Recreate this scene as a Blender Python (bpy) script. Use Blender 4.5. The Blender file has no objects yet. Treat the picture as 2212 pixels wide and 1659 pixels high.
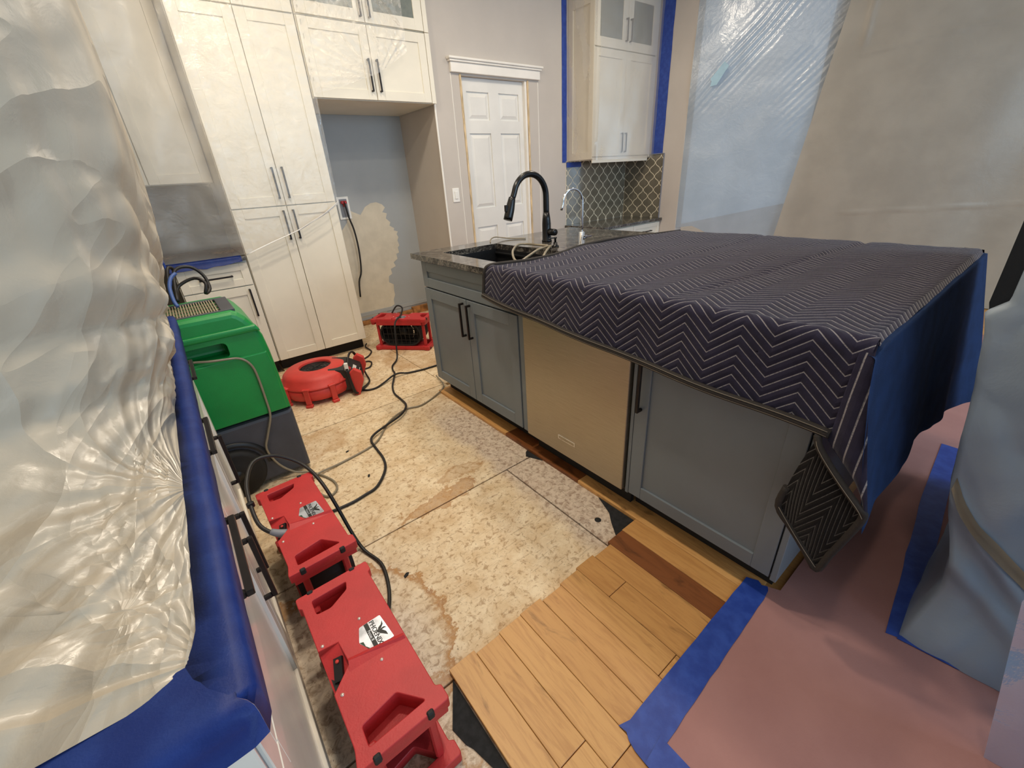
import bpy, bmesh, math, random
from mathutils import Vector, Matrix, noise
random.seed(7)
PI = math.pi
S = bpy.context.scene
COL = S.collection

# ------------------------------------------------------------------ camera
yaw, pitch, roll, FPX = 0.644353, 0.460240, -0.0655254, 902.0
f = Vector((math.sin(yaw)*math.cos(pitch), math.cos(yaw)*math.cos(pitch), -math.sin(pitch)))
r = Vector((math.cos(yaw), -math.sin(yaw), 0))
u = r.cross(f)
r2 = r*math.cos(roll) + u*math.sin(roll)
u2 = -r*math.sin(roll) + u*math.cos(roll)
cd = bpy.data.cameras.new('camera'); cam = bpy.data.objects.new('camera', cd); COL.objects.link(cam)
cd.sensor_fit = 'HORIZONTAL'; cd.sensor_width = 36; cd.lens = 36*FPX/2212; cd.clip_start = 0.02
m = Matrix((r2, u2, -f)).transposed().to_4x4(); m.translation = (0, 0, 1.30)
cam.matrix_world = m
S.camera = cam

# ------------------------------------------------------------------ light
S.view_settings.view_transform = 'Standard'; S.view_settings.look = 'None'
S.view_settings.gamma = 1.0; S.view_settings.use_curve_mapping = False
S.view_settings.exposure = 0.0
w = bpy.data.worlds.new('world'); S.world = w; w.use_nodes = True
bg = w.node_tree.nodes['Background']
bg.inputs['Color'].default_value = (0.66, 0.82, 1.0, 1); bg.inputs['Strength'].default_value = 0.75

def area(name, loc, target, size, energy, col, shape='DISK', size_y=None):
    d = bpy.data.lights.new(name, 'AREA'); d.shape = shape; d.size = size
    if size_y: d.size_y = size_y
    d.energy = energy; d.color = col
    o = bpy.data.objects.new(name, d); COL.objects.link(o); o.location = loc
    o.rotation_euler = (Vector(target)-Vector(loc)).to_track_quat('-Z', 'Y').to_euler()
    return o
WARM = (1.0, 0.87, 0.70)
for i, (lx, ly, e) in enumerate([(0.55, 2.5, 20), (0.55, 1.35, 20), (0.45, 0.1, 6.5), (1.9, 2.35, 14), (2.0, 0.9, 11), (3.3, 2.2, 17)]):
    area('ceiling_downlight', (lx, ly, 2.96), (lx, ly, 0), 0.16, e, WARM)
area('window_daylight', (2.5, -3.2, 1.7), (2.1, 0, 0.9), 2.6, 105, (0.55, 0.78, 1.0), 'RECTANGLE', 1.9)

# ------------------------------------------------------------------ materials
def lin(c):
    def g(v):
        v /= 255.0
        return v/12.92 if v <= 0.04045 else ((v+0.055)/1.055)**2.4
    return (g(c[0]), g(c[1]), g(c[2]), 1)

class NT:
    def __init__(s, name):
        s.m = bpy.data.materials.new(name); s.m.use_nodes = True
        s.t = s.m.node_tree; s.n = s.t.nodes; s.n.clear()
        s.out = s.n.new('ShaderNodeOutputMaterial')
    def node(s, typ, **kw):
        x = s.n.new('ShaderNode'+typ)
        for k, v in kw.items(): setattr(x, k, v)
        return x
    def link(s, a, b): s.t.links.new(a, b)
    def val(s, sock, v):
        if hasattr(v, 'node'): s.link(v, sock)
        else: sock.default_value = v
    def math(s, op, a, b=None, c=None, clamp=False):
        x = s.node('Math', operation=op, use_clamp=clamp); s.val(x.inputs[0], a)
        if b is not None: s.val(x.inputs[1], b)
        if c is not None: s.val(x.inputs[2], c)
        return x.outputs[0]
    def mix(s, fac, a, b, blend='MIX'):
        x = s.node('Mix', data_type='RGBA', blend_type=blend); s.val(x.inputs[0], fac)
        s.val(x.inputs[6], a); s.val(x.inputs[7], b); return x.outputs[2]
    def smooth(s, v, a, b):
        x = s.node('MapRange', interpolation_type='SMOOTHSTEP'); s.val(x.inputs[0], v)
        x.inputs[1].default_value = a; x.inputs[2].default_value = b; return x.outputs[0]
    def coord(s, which='Object', scale=(1, 1, 1), rot=(0, 0, 0), loc=(0, 0, 0)):
        c = s.node('TexCoord'); mp = s.node('Mapping'); s.link(c.outputs[which], mp.inputs[0])
        mp.inputs['Scale'].default_value = scale; mp.inputs['Rotation'].default_value = rot; mp.inputs['Location'].default_value = loc
        return mp.outputs[0]
    def noise(s, vec, scale, detail=4, rough=.55, dist=0, out='Fac'):
        x = s.node('TexNoise'); s.link(vec, x.inputs['Vector']); x.inputs['Scale'].default_value = scale
        x.inputs['Detail'].default_value = detail; x.inputs['Roughness'].default_value = rough; x.inputs['Distortion'].default_value = dist
        return x.outputs[out]
    def bump(s, h, strength, dist=.01):
        x = s.node('Bump'); s.link(h, x.inputs['Height']); x.inputs['Strength'].default_value = strength
        x.inputs['Distance'].default_value = dist; return x.outputs[0]
    def principled(s, col, rough=.5, metal=0, normal=None, coat=0, spec=.5):
        p = s.node('BsdfPrincipled'); s.val(p.inputs['Base Color'], col); s.val(p.inputs['Roughness'], rough)
        p.inputs['Metallic'].default_value = metal; p.inputs['Coat Weight'].default_value = coat
        p.inputs['Specular IOR Level'].default_value = spec
        if normal is not None: s.link(normal, p.inputs['Normal'])
        s.link(p.outputs[0], s.out.inputs[0]); return p

def mat(name, c, rough=.5, metal=0, var=(8, .06), bump=None, spec=.5, coat=0, aniso=None):
    t = NT(name); co = t.coord(scale=aniso or (1, 1, 1))
    n = t.noise(co, var[0]); L = lin(c)
    lo = tuple(v*(1-var[1]*1.5) for v in L[:3])+(1,); hi = tuple(min(1, v*(1+var[1])) for v in L[:3])+(1,)
    col = t.mix(t.smooth(n, .3, .7), lo, hi)
    nm = None
    if bump: nm = t.bump(t.noise(co, bump[0], 3), bump[1], bump[2] if len(bump) > 2 else .003)
    t.principled(col, rough, metal, nm, coat, spec)
    return t.m

M = {}
M['wall'] = mat('wall_paint', (196, 188, 179), .75, bump=(120, .15), var=(2, .03))
M['alcove'] = mat('alcove_shade_paint', (170, 174, 176), .75, bump=(120, .15), var=(2, .04))  # wall paint made darker and bluer, the alcove's shade put into the colour
M['ceiling'] = mat('ceiling_paint', (235, 230, 222), .8)
M['white'] = mat('white_cabinet_paint', (230, 224, 208), .38, var=(3, .03), bump=(60, .04))
M['white_gloss'] = mat('semigloss_white_paint', (226, 220, 208), .2, var=(3, .05), bump=(25, .06))
M['trim'] = mat('white_trim_paint', (238, 234, 226), .4, var=(5, .03))
M['door'] = mat('white_door_paint', (228, 226, 220), .45, var=(4, .03), bump=(90, .05))
M['grey'] = mat('blue_grey_cabinet_paint', (112, 121, 128), .42, var=(3, .05), bump=(70, .04))
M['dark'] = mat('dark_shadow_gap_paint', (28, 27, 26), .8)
M['handle'] = mat('dark_bronze_metal', (42, 38, 38), .38, .6, var=(20, .1))
M['black'] = mat('black_plastic', (22, 22, 23), .42, var=(20, .15))
M['rubber'] = mat('black_rubber', (24, 23, 23), .7, var=(20, .15))
M['red'] = mat('red_rotomoulded_plastic', (186, 44, 47), .5, var=(12, .06), bump=(220, .25, .002))
M['red_light'] = mat('faded_red_plastic', (208, 62, 54), .5, var=(12, .06), bump=(220, .25, .002))
M['green'] = mat('green_polyethylene', (14, 136, 62), .38, var=(6, .08), bump=(260, .2, .002))
M['charcoal'] = mat('charcoal_polyethylene', (66, 68, 76), .5, var=(10, .08), bump=(260, .2, .002))
M['chrome'] = mat('polished_chrome', (225, 228, 232), .08, 1, var=(5, .02))
M['matte_black'] = mat('satin_black_metal', (16, 17, 20), .26, .3, var=(10, .1), spec=.6)
M['sink'] = mat('black_composite', (26, 26, 28), .42, var=(200, .3))
M['cord'] = mat('black_cord_rubber', (28, 26, 26), .5)
M['hose'] = mat('clear_grey_vinyl_hose', (138, 128, 108), .3, var=(10, .08))
M['blue_cord'] = mat('blue_cord', (60, 90, 150), .5)
M['screw'] = mat('zinc_screw', (225, 205, 195), .3, .7)
M['sill'] = mat('raw_sill_plate', (164, 112, 62), .8, var=(14, .35))
M['rawwood'] = mat('raw_jamb_wood', (212, 188, 150), .8, var=(18, .25), aniso=(4, 4, .5))
M['felt'] = mat('black_underlay_felt', (30, 30, 31), .9, var=(60, .3))
M['patch'] = mat('joint_compound', (212, 203, 184), .85, var=(9, .05), bump=(30, .25))
M['outlet'] = mat('outlet_plastic', (240, 238, 232), .35)
M['tilegrout'] = mat('pale_grout', (228, 218, 194), .85, var=(60, .08))
M['tile'] = mat('taupe_glazed_tile', (112, 106, 92), .16, var=(9, .12), coat=.3)
M['grillmat'] = mat('tan_grille_metal', (160, 150, 126), .5, .3)
M['lightgrey'] = mat('pale_end_panel_paint', (128, 130, 138), .5)
M['film_hem'] = mat('milky_plastic_hem', (226, 226, 224), .3)
M['label'] = mat('silver_foil_label', (186, 190, 198), .3, .35, var=(30, .2))
M['ink'] = mat('black_ink', (22, 24, 22), .5)
M['inkgreen'] = mat('dark_green_ink', (26, 60, 34), .5)
M['paperlabel'] = mat('white_paper_label', (215, 212, 208), .5)

def tape_mat():
    t = NT('blue_masking_tape'); co = t.coord()
    n = t.noise(co, 22, 5); fine = t.noise(co, 400, 2)
    col = t.mix(t.smooth(n, .35, .7), lin((31, 60, 143)), lin((46, 77, 162)))
    t.principled(col, .48, 0, t.bump(t.math('ADD', n, t.math('MULTIPLY', fine, .25)), .25, .004)); return t.m
M['tape'] = tape_mat()

def steel_mat():
    t = NT('brushed_stainless'); co = t.coord(scale=(1, 1, 60))
    n = t.noise(co, 12, 3); big = t.noise(t.coord(), 2.5, 2)
    col = t.mix(t.smooth(n, .2, .8), lin((166, 157, 140)), lin((184, 175, 158)))
    p = t.principled(col, t.math('MULTIPLY_ADD', n, .12, .36), .9, t.bump(big, .12, .02)); return t.m
M['steel'] = steel_mat()

def granite_mat():
    t = NT('dark_veined_granite'); co = t.coord()
    d = t.noise(co, 5, 6, .65, 1.2); n2 = t.noise(co, 60, 4)
    vein = t.math('SUBTRACT', 1.0, t.smooth(t.math('ABSOLUTE', t.math('SUBTRACT', d, .5)), .0, .022))
    v2 = t.noise(t.coord(loc=(3, 1, 2)), 9, 6, .7, 2.0)
    vein2 = t.math('SUBTRACT', 1.0, t.smooth(t.math('ABSOLUTE', t.math('SUBTRACT', v2, .47)), .0, .012))
    base = t.mix(t.smooth(n2, .35, .7), lin((44, 42, 41)), lin((74, 70, 65)))
    col = t.mix(t.math('MULTIPLY', vein, .32), base, lin((190, 182, 168)))
    col = t.mix(t.math('MULTIPLY', vein2, .38), col, lin((205, 198, 186)))
    t.principled(col, .14, 0, None, .2); return t.m
M['granite'] = granite_mat()

def subfloor_mat():
    t = NT('worn_water_stained_subfloor'); co = t.coord()
    n1 = t.noise(co, 9, 8, .7); n2 = t.noise(co, 45, 6, .7, .6); n3 = t.noise(t.coord(scale=(1, 3.5, 1), rot=(0, 0, .35)), 30, 6, .75, 1.0)
    col = t.mix(t.smooth(n1, .3, .72), lin((214, 186, 146)), lin((240, 222, 190)))
    col = t.mix(t.math('MULTIPLY', t.smooth(n2, .51, .63), .66), col, lin((160, 124, 84)))
    col = t.mix(t.math('MULTIPLY', t.smooth(n3, .56, .68), .42), col, lin((140, 108, 78)))
    bl = t.noise(t.coord(loc=(5, 2, 0)), 3.4, 7, .72, .8)
    col = t.mix(t.math('MULTIPLY', t.smooth(bl, .52, .70), .42), col, lin((176, 132, 84)))
    lines = t.noise(t.coord(scale=(1.2, 14, 1)), 7, 4, .6)
    col = t.mix(t.math('MULTIPLY', t.smooth(lines, .60, .66), .28), col, lin((126, 92, 62)))
    # pale compound-smeared band beside the island and near the hall
    sep = t.node('SeparateXYZ'); t.link(co, sep.inputs[0]); X, Y = sep.outputs[0], sep.outputs[1]
    wob = t.math('MULTIPLY_ADD', t.noise(co, 4, 4), .16, -.08)
    band = t.math('MULTIPLY', t.smooth(t.math('ADD', X, wob), .88, .97), t.math('SUBTRACT', 1.0, t.smooth(Y, 1.9, 2.35)))
    band2 = t.math('SUBTRACT', 1.0, t.smooth(t.math('ADD', t.math('ADD', X, t.math('MULTIPLY', Y, .12)), t.math('MULTIPLY', wob, 2.0)), .26, .52))
    grey = t.mix(t.smooth(n2, .4, .65), lin((208, 192, 176)), lin((150, 128, 114)))
    col = t.mix(t.math('MULTIPLY', band, .75), col, grey)
    col = t.mix(t.math('MULTIPLY', t.math('MULTIPLY', band2, t.math('SUBTRACT', 1.0, t.smooth(Y, 1.2, 1.6))), .6), col, t.mix(t.smooth(n2, .4, .62), lin((222, 210, 196)), lin((164, 146, 132))))
    # dark scrapes beside the island
    scr = t.noise(t.coord(scale=(7, 1.2, 1)), 9, 7, .8, .5)
    col = t.mix(t.math('MULTIPLY', t.math('MULTIPLY', band, t.smooth(scr, .58, .68)), .75), col, lin((66, 58, 52)))
    # water rings: distance to warped centres
    dist = t.noise(co, 7, 7, .7, 0, 'Color')
    dv = t.node('VectorMath', operation='MULTIPLY_ADD'); t.link(dist, dv.inputs[0]); dv.inputs[1].default_value = (.26, .26, 0); t.link(co, dv.inputs[2])
    def ring(cx, cy, rad, wdt, sx=1, sy=1, fill=0.):
        a = t.node('VectorMath', operation='SUBTRACT'); t.link(dv.outputs[0], a.inputs[0]); a.inputs[1].default_value = (cx+.13, cy+.13, 0)
        b = t.node('VectorMath', operation='MULTIPLY'); t.link(a.outputs[0], b.inputs[0]); b.inputs[1].default_value = (1/sx, 1/sy, 0)
        l = t.node('VectorMath', operation='LENGTH'); t.link(b.outputs[0], l.inputs[0])
        dd = t.math('SUBTRACT', l.outputs[1], rad)
        e = t.math('MULTIPLY', t.smooth(dd, -wdt*4, 0), t.math('SUBTRACT', 1.0, t.smooth(dd, 0, wdt)))
        return t.math('MAXIMUM', e, t.math('MULTIPLY', t.math('SUBTRACT', 1.0, t.smooth(dd, -wdt, wdt)), fill))
    brown = lin((150, 96, 42))
    for (cx, cy, rad, wd, sx, sy, fl, k) in ((.05, .98, .30, .010, 1, 1.15, 0, .8), (.60, 1.40, .20, .016, 1, .22, .75, .75), (.78, 1.52, .12, .02, 1, .4, .5, .5),
                                             (.24, .62, .1, .008, 1, 1.2, 0, .5), (.5, 3.3, .5, .05, 1.2, .3, .6, .35), (1.4, 3.1, .3, .05, 1, 1, .4, .4), (.25, 2.3, .2, .03, 1, .8, .5, .35)):
        col = t.mix(t.math('MULTIPLY', ring(cx, cy, rad, wd, sx, sy, fl), k), col, t.mix(t.smooth(n2, .35, .65), brown, lin((186, 136, 78))))
    spk = t.noise(co, 130, 2, .5)
    col = t.mix(t.math('MULTIPLY', t.smooth(spk, .68, .75), .7), col, lin((86, 62, 42)))
    t.principled(col, .85, 0, t.bump(n2, .3, .004)); return t.m
M['subfloor'] = subfloor_mat()

def plank_mat(name, lo, hi, streak):
    t = NT(name)
    oi = t.node('ObjectInfo'); c = t.node('TexCoord')
    off = t.node('VectorMath', operation='MULTIPLY_ADD'); t.link(oi.outputs['Random'], off.inputs[0]); off.inputs[1].default_value = (13, 7, 5); t.link(c.outputs['Object'], off.inputs[2])
    mp = t.node('Mapping'); t.link(off.outputs[0], mp.inputs[0]); mp.inputs['Scale'].default_value = (16, 1.5, 1)
    g = t.noise(mp.outputs[0], 4, 8, .65, .8)
    mp2 = t.node('Mapping'); t.link(off.outputs[0], mp2.inputs[0]); mp2.inputs['Scale'].default_value = (5, 1.6, 1)
    b = t.noise(mp2.outputs[0], 2.3, 5, .6, 1.4)
    base = t.mix(oi.outputs['Random'], lin(lo), lin(hi))
    col = t.mix(t.math('MULTIPLY', t.smooth(g, .42, .66), .38), base, lin(streak))
    col = t.mix(t.math('MULTIPLY', t.smooth(b, .58, .76), .7), col, lin(tuple(v*.62 for v in streak)))
    t.principled(col, .4, 0, t.bump(g, .1, .002), 0, .4); return t.m
M['plank'] = plank_mat('honey_maple_plank', (196, 144, 84), (214, 164, 102), (156, 100, 52))
M['plank_dark'] = plank_mat('dark_walnut_plank', (126, 74, 38), (130, 78, 42), (92, 50, 24))

def paper_mat():
    t = NT('red_rosin_paper'); co = t.coord(); n = t.noise(co, 3, 5); fi = t.noise(co, 260, 3)
    col = t.mix(t.smooth(n, .3, .7), lin((158, 112, 106)), lin((170, 124, 117)))
    t.principled(col, .85, 0, t.bump(t.math('ADD', t.math('MULTIPLY', n, 3.0), fi), .12, .004)); return t.m
M['paper'] = paper_mat()

def film_mat(name, c, opac, transl=.4, rough=.22, gloss=.25, bsc=(14, .5), crease=None):
    t = NT(name); co = t.coord()
    n = t.noise(co, bsc[0], 6, .6, .4); nm = t.bump(n, bsc[1], .02)
    if crease:
        geo = t.node('NewGeometry'); sp = t.node('SeparateXYZ'); t.link(geo.outputs['Position'], sp.inputs[0])
        wob = t.noise(geo.outputs['Position'], 3.0, 3, .5)
        q0 = t.math('ADD', t.math('SUBTRACT', sp.outputs[2], sp.outputs[0]), t.math('MULTIPLY_ADD', wob, .10, -.05))
        h = 0.0
        for k, (ya, qa, fr, am, fo) in enumerate(((.70, 1.005, 2.6, 1.0, .17), (.375, 1.005, 2.2, .8, .16), (.47, 1.09, 1.3, .6, .14), (1.12, 1.0, 2.6, .7, .18), (1.95, 1.0, 5.0, .16, 1.4))):
            p = t.math('MULTIPLY', t.math('SUBTRACT', sp.outputs[1], ya), .62); q = t.math('SUBTRACT', q0, qa)
            an = t.math('ARCTAN2', q, p)
            r_ = t.math('SQRT', t.math('ADD', t.math('MULTIPLY', p, p), t.math('MULTIPLY', q, q)))
            cv = t.node('CombineXYZ'); t.link(an, cv.inputs[0]); t.link(t.math('MULTIPLY', r_, .55), cv.inputs[1]); cv.inputs[2].default_value = k*3.7
            nz = t.noise(cv.outputs[0], fr, 2, .45)
            rdg = t.math('POWER', t.math('SUBTRACT', 1.0, t.math('MULTIPLY', t.math('ABSOLUTE', t.math('SUBTRACT', nz, .5)), 5.0), clamp=True), 1.3)
            wgt = t.math('MULTIPLY', t.math('EXPONENT', t.math('MULTIPLY', r_, -1/fo)), t.math('MULTIPLY', r_, am*8.0))
            h = t.math('MULTIPLY_ADD', rdg, wgt, h)
        bn = t.node('Bump'); t.link(h, bn.inputs['Height']); bn.inputs['Strength'].default_value = crease[1]; bn.inputs['Distance'].default_value = .035
        t.link(nm, bn.inputs['Normal']); nm = bn.outputs[0]
    fine = t.noise(co, 3, 3)
    col = t.mix(t.smooth(fine, .3, .7), lin(tuple(v*.94 for v in c)), lin(c))
    d = t.node('BsdfDiffuse'); t.link(col, d.inputs[0]); t.link(nm, d.inputs['Normal'])
    tr = t.node('BsdfTranslucent'); t.link(col, tr.inputs[0]); t.link(nm, tr.inputs['Normal'])
    gl = t.node('BsdfGlossy'); gl.inputs['Roughness'].default_value = rough; t.link(nm, gl.inputs['Normal']); gl.inputs[0].default_value = (1, 1, 1, 1)
    tp = t.node('BsdfTransparent')
    def ms(fac, a, b):
        x = t.node('MixShader'); t.val(x.inputs[0], fac); t.link(a, x.inputs[1]); t.link(b, x.inputs[2]); return x.outputs[0]
    body = ms(transl, d.outputs[0], tr.outputs[0])
    fr = t.node('Fresnel'); fr.inputs[0].default_value = 1.45; t.link(nm, fr.inputs['Normal'])
    body = ms(opac, tp.outputs[0], body)
    sh = ms(t.math('MULTIPLY_ADD', fr.outputs[0], gloss*1.6, gloss*.12, clamp=True), body, gl.outputs[0])
    t.link(sh, t.out.inputs[0]); return t.m
M['sheet_left'] = film_mat('hazy_poly_sheeting', (200, 188, 168), .93, .10, .38, .09, (16, .10), (4.2, .6))
M['sheet_clear'] = film_mat('clear_poly_sheeting', (240, 234, 222), .16, .3, .22, .3, (12, .7))
M['sheet_corner'] = film_mat('cloudy_poly_sheeting', (244, 240, 232), .25, .06, .3, .12, (12, .4))
M['sheet_blue'] = film_mat('daylit_poly_sheeting', (190, 200, 208), .86, .5, .22, .4, (7, .35))
M['sheet_beige'] = film_mat('overlapped_poly_sheeting', (182, 172, 156), .93, .1, .34, .12, (5, .25))
M['sheet_wrap'] = film_mat('wrap_poly_sheeting', (176, 190, 204), .93, .25, .3, .2, (6, .2))
M['film_cab'] = film_mat('cabinet_wrap_film', (206, 196, 180), .26, .2, .4, .12, (4, .1))

def glass_mat():
    t = NT('obscure_cabinet_glass'); n = t.noise(t.coord(), 25, 3)
    t.principled(t.mix(n, lin((104, 112, 108)), lin((136, 142, 134))), .18, 0, t.bump(n, .12, .01), .3); return t.m
M['glass'] = glass_mat()

def blanket_mat(name, base_c, line_c, P=.158, SP=.0272, A=.066, Y0=.448):
    t = NT(name); uv = t.node('UVMap'); uv.uv_map = 'UVMap'
    sep = t.node('SeparateXYZ'); t.link(uv.outputs[0], sep.inputs[0])
    tri = t.math('PINGPONG', t.math('SUBTRACT', sep.outputs[0], Y0), P/2)
    s = t.math('MULTIPLY_ADD', tri, 2*A/P, sep.outputs[1])
    fr = t.math('FRACT', t.math('DIVIDE', t.math('ADD', s, .019+50*SP), SP))
    d = t.math('MINIMUM', fr, t.math('SUBTRACT', 1.0, fr))
    line = t.math('SUBTRACT', 1.0, t.smooth(d, .042, .080))
    co = t.coord(); weave = t.noise(co, 500, 2); soft = t.noise(co, 30, 4)
    col = t.mix(t.smooth(soft, .3, .7), lin(tuple(v*.88 for v in base_c)), lin(base_c))
    dash = t.smooth(t.noise(co, 240, 1), .36, .46)
    col = t.mix(t.math('MULTIPLY', line, t.math('MULTIPLY_ADD', dash, .4, .5)), col, lin(line_c))
    h = t.math('ADD', t.math('POWER', t.math('MULTIPLY', d, 2.0), .5), t.math('MULTIPLY', weave, .2))
    p = t.principled(col, .88, 0, t.bump(h, .55, .006), 0, .2)
    p.inputs['Sheen Weight'].default_value = .25; p.inputs['Sheen Roughness'].default_value = .5
    return t.m
M['blanket'] = blanket_mat('quilted_navy_moving_blanket', (62, 58, 82), (200, 194, 196))
M['blanket_under'] = blanket_mat('quilted_black_blanket_lining', (34, 30, 30), (128, 122, 116), P=.22, A=.11)
M['blanket_end'] = mat('daylight_blue_blanket_cloth', (40, 68, 116), .9, var=(14, .12), bump=(420, .5, .003))  # same blanket cloth, with the blue of daylight put into its colour
M['fold_dark'] = mat('dark_navy_fold_cloth', (24, 28, 44), .9, bump=(420, .5, .003))
M['hem'] = mat('black_hem_binding', (38, 33, 30), .8, bump=(300, .3))
M['stitch'] = mat('tan_hem_stitching', (132, 122, 108), .8)
M['fan_dark'] = mat('dark_fan_grille', (34, 32, 32), .55, var=(14, .3))
M['maroon'] = mat('maroon_lower_plate_plastic', (150, 38, 50), .5, var=(12, .06), bump=(220, .25, .002))

# ------------------------------------------------------------------ mesh helpers
class B:
    def __init__(s): s.bm = bmesh.new(); s.smooth = False
    def box(s, x0, x1, y0, y1, z0, z1, bev=0, seg=1):
        vs = [s.bm.verts.new((x, y, z)) for x in (min(x0, x1), max(x0, x1)) for y in (min(y0, y1), max(y0, y1)) for z in (min(z0, z1), max(z0, z1))]
        fs = [s.bm.faces.new([vs[i] for i in q]) for q in ((0, 1, 3, 2), (4, 6, 7, 5), (0, 4, 5, 1), (2, 3, 7, 6), (0, 2, 6, 4), (1, 5, 7, 3))]
        if bev:
            es = list({e for q in fs for e in q.edges})
            bmesh.ops.bevel(s.bm, geom=es, offset=bev, segments=seg, affect='EDGES', profile=.5)
        return s
    def prism(s, pts, axis, a0, a1, bev=0, seg=1):
        """pts: 2D polygon; axis: extrusion axis; 'x': pts=(y,z); 'y': pts=(x,z); 'z': pts=(x,y)"""
        def P(p, a): return {'x': (a, p[0], p[1]), 'y': (p[0], a, p[1]), 'z': (p[0], p[1], a)}[axis]
        v0 = [s.bm.verts.new(P(p, a0)) for p in pts]; v1 = [s.bm.verts.new(P(p, a1)) for p in pts]
        n = len(pts); fs = [s.bm.faces.new(v0), s.bm.faces.new(v1[::-1])]
        for i in range(n): fs.append(s.bm.faces.new((v0[i], v1[i], v1[(i+1) % n], v0[(i+1) % n])))
        bmesh.ops.recalc_face_normals(s.bm, faces=fs)
        if bev:
            es = list({e for q in fs[:2] for e in q.edges})
            bmesh.ops.bevel(s.bm, geom=es, offset=bev, segments=seg, affect='EDGES', profile=.5)
        return s
    def tube(s, pts, rad, n=8, smooth=4, cap=True):
        P = catmull(pts, smooth) if smooth > 1 else [Vector(p) for p in pts]
        rads = rad if callable(rad) else (lambda k: rad)
        rings = []; up = Vector((0, 0, 1)); prev = None
        for i, p in enumerate(P):
            tg = (P[min(i+1, len(P)-1)]-P[max(i-1, 0)])
            if tg.length < 1e-9: tg = Vector((0, 0, 1))
            tg.normalize()
            if prev is None: a = tg.cross(up if abs(tg.z) < .95 else Vector((1, 0, 0))).normalized()
            else:
                a = prev - tg*prev.dot(tg)
                a = a.normalized() if a.length > 1e-6 else tg.orthogonal().normalized()
            prev = a; b = tg.cross(a); rr = rads(i/max(1, len(P)-1))
            rings.append([s.bm.verts.new(p+(a*math.cos(2*PI*k/n)+b*math.sin(2*PI*k/n))*rr) for k in range(n)])
        fs = []
        for A_, B_ in zip(rings, rings[1:]):
            for k in range(n): fs.append(s.bm.faces.new((A_[k], A_[(k+1) % n], B_[(k+1) % n], B_[k])))
        for q in fs: q.smooth = True
        if cap:
            s.bm.faces.new(rings[0][::-1]); s.bm.faces.new(rings[-1])
        return s
    def lathe(s, prof, c, n=24, axis='z', smooth=True, a0=0, a1=2*PI):
        """prof: (radius, height) list"""
        full = abs(a1-a0-2*PI) < 1e-6; rings = []
        for k in range(n if full else n+1):
            a = a0+(a1-a0)*k/n; ca, sa = math.cos(a), math.sin(a)
            ring = []
            for (rr, h) in prof:
                q = {'z': (rr*ca, rr*sa, h), 'x': (h, rr*ca, rr*sa), 'y': (rr*ca, h, rr*sa)}[axis]
                ring.append(s.bm.verts.new((c[0]+q[0], c[1]+q[1], c[2]+q[2])))
            rings.append(ring)
        cnt = len(rings)
        for k in range(cnt if full else cnt-1):
            A_, B_ = rings[k], rings[(k+1) % cnt]
            for j in range(len(prof)-1):
                q = s.bm.faces.new((A_[j], B_[j], B_[j+1], A_[j+1])); q.smooth = smooth
        return s
    def grid(s, fn, nu, nv, uvfn=None):
        vs = [[s.bm.verts.new(fn(i/nu, j/nv)) for j in range(nv+1)] for i in range(nu+1)]
        uvl = s.bm.loops.layers.uv.new('UVMap') if uvfn else None
        for i in range(nu):
            for j in range(nv):
                q = s.bm.faces.new((vs[i][j], vs[i+1][j], vs[i+1][j+1], vs[i][j+1])); q.smooth = True
                if uvfn:
                    for l, (a, b) in zip(q.loops, ((i, j), (i+1, j), (i+1, j+1), (i, j+1))): l[uvl].uv = uvfn(a/nu, b/nv)
        return s
    def solid(s, th):
        bmesh.ops.solidify(s.bm, geom=list(s.bm.faces), thickness=th); return s

def catmull(pts, n):
    P = [Vector(p) for p in pts]
    if len(P) < 3: n_ = n; return [P[0].lerp(P[1], k/n_) for k in range(n_+1)]
    out = []
    for i in range(len(P)-1):
        p0 = P[max(i-1, 0)]; p1 = P[i]; p2 = P[i+1]; p3 = P[min(i+2, len(P)-1)]
        for k in range(n):
            t = k/n
            out.append(.5*((2*p1)+(p2-p0)*t+(2*p0-5*p1+4*p2-p3)*t*t+(3*p1-p0-3*p2+p3)*t**3))
    out.append(P[-1]); return out

OFF = {}
def obj(name, b, m, parent=None, recalc=True):
    me = bpy.data.meshes.new(name)
    if isinstance(b, B):
        if recalc: bmesh.ops.recalc_face_normals(b.bm, faces=list(b.bm.faces))
        b.bm.to_mesh(me); b.bm.free()
    else: me = b
    for mm in (m if isinstance(m, (list, tuple)) else [m]): me.materials.append(M[mm])
    o = bpy.data.objects.new(name, me); COL.objects.link(o)
    if parent is not None:
        o.parent = parent; off = OFF.get(parent.name, Vector()); OFF[o.name] = off
        if off.length: me.transform(Matrix.Translation(-off))
    return o
def tag(o, label, cat, group=None):
    o['label'] = label; o['category'] = cat
    if group: o['group'] = group
    return o
def thing(name, label, cat, loc=(0, 0, 0), rotz=0, group=None, local=False):
    o = bpy.data.objects.new(name, None); COL.objects.link(o); o.location = loc; o.rotation_euler = (0, 0, rotz)
    o.empty_display_size = .1
    OFF[o.name] = Vector() if local else Vector(loc)
    return tag(o, label, cat, group)
def struct(name, b, m, parent=None):
    o = obj(name, b, m, parent)
    if parent is None: o['kind'] = 'structure'
    return o
def solo(name, b, m, label, cat, group=None, base=None):
    """a one-mesh thing, its origin at its base"""
    o = obj(name, b, m); me = o.data
    if base is None:
        n = len(me.vertices); c = sum((v.co for v in me.vertices), Vector())/n
        base = Vector((c.x, c.y, min(v.co.z for v in me.vertices)))
    me.transform(Matrix.Translation(-Vector(base))); o.location = base
    OFF[o.name] = Vector(base)
    return tag(o, label, cat, group)
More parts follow.
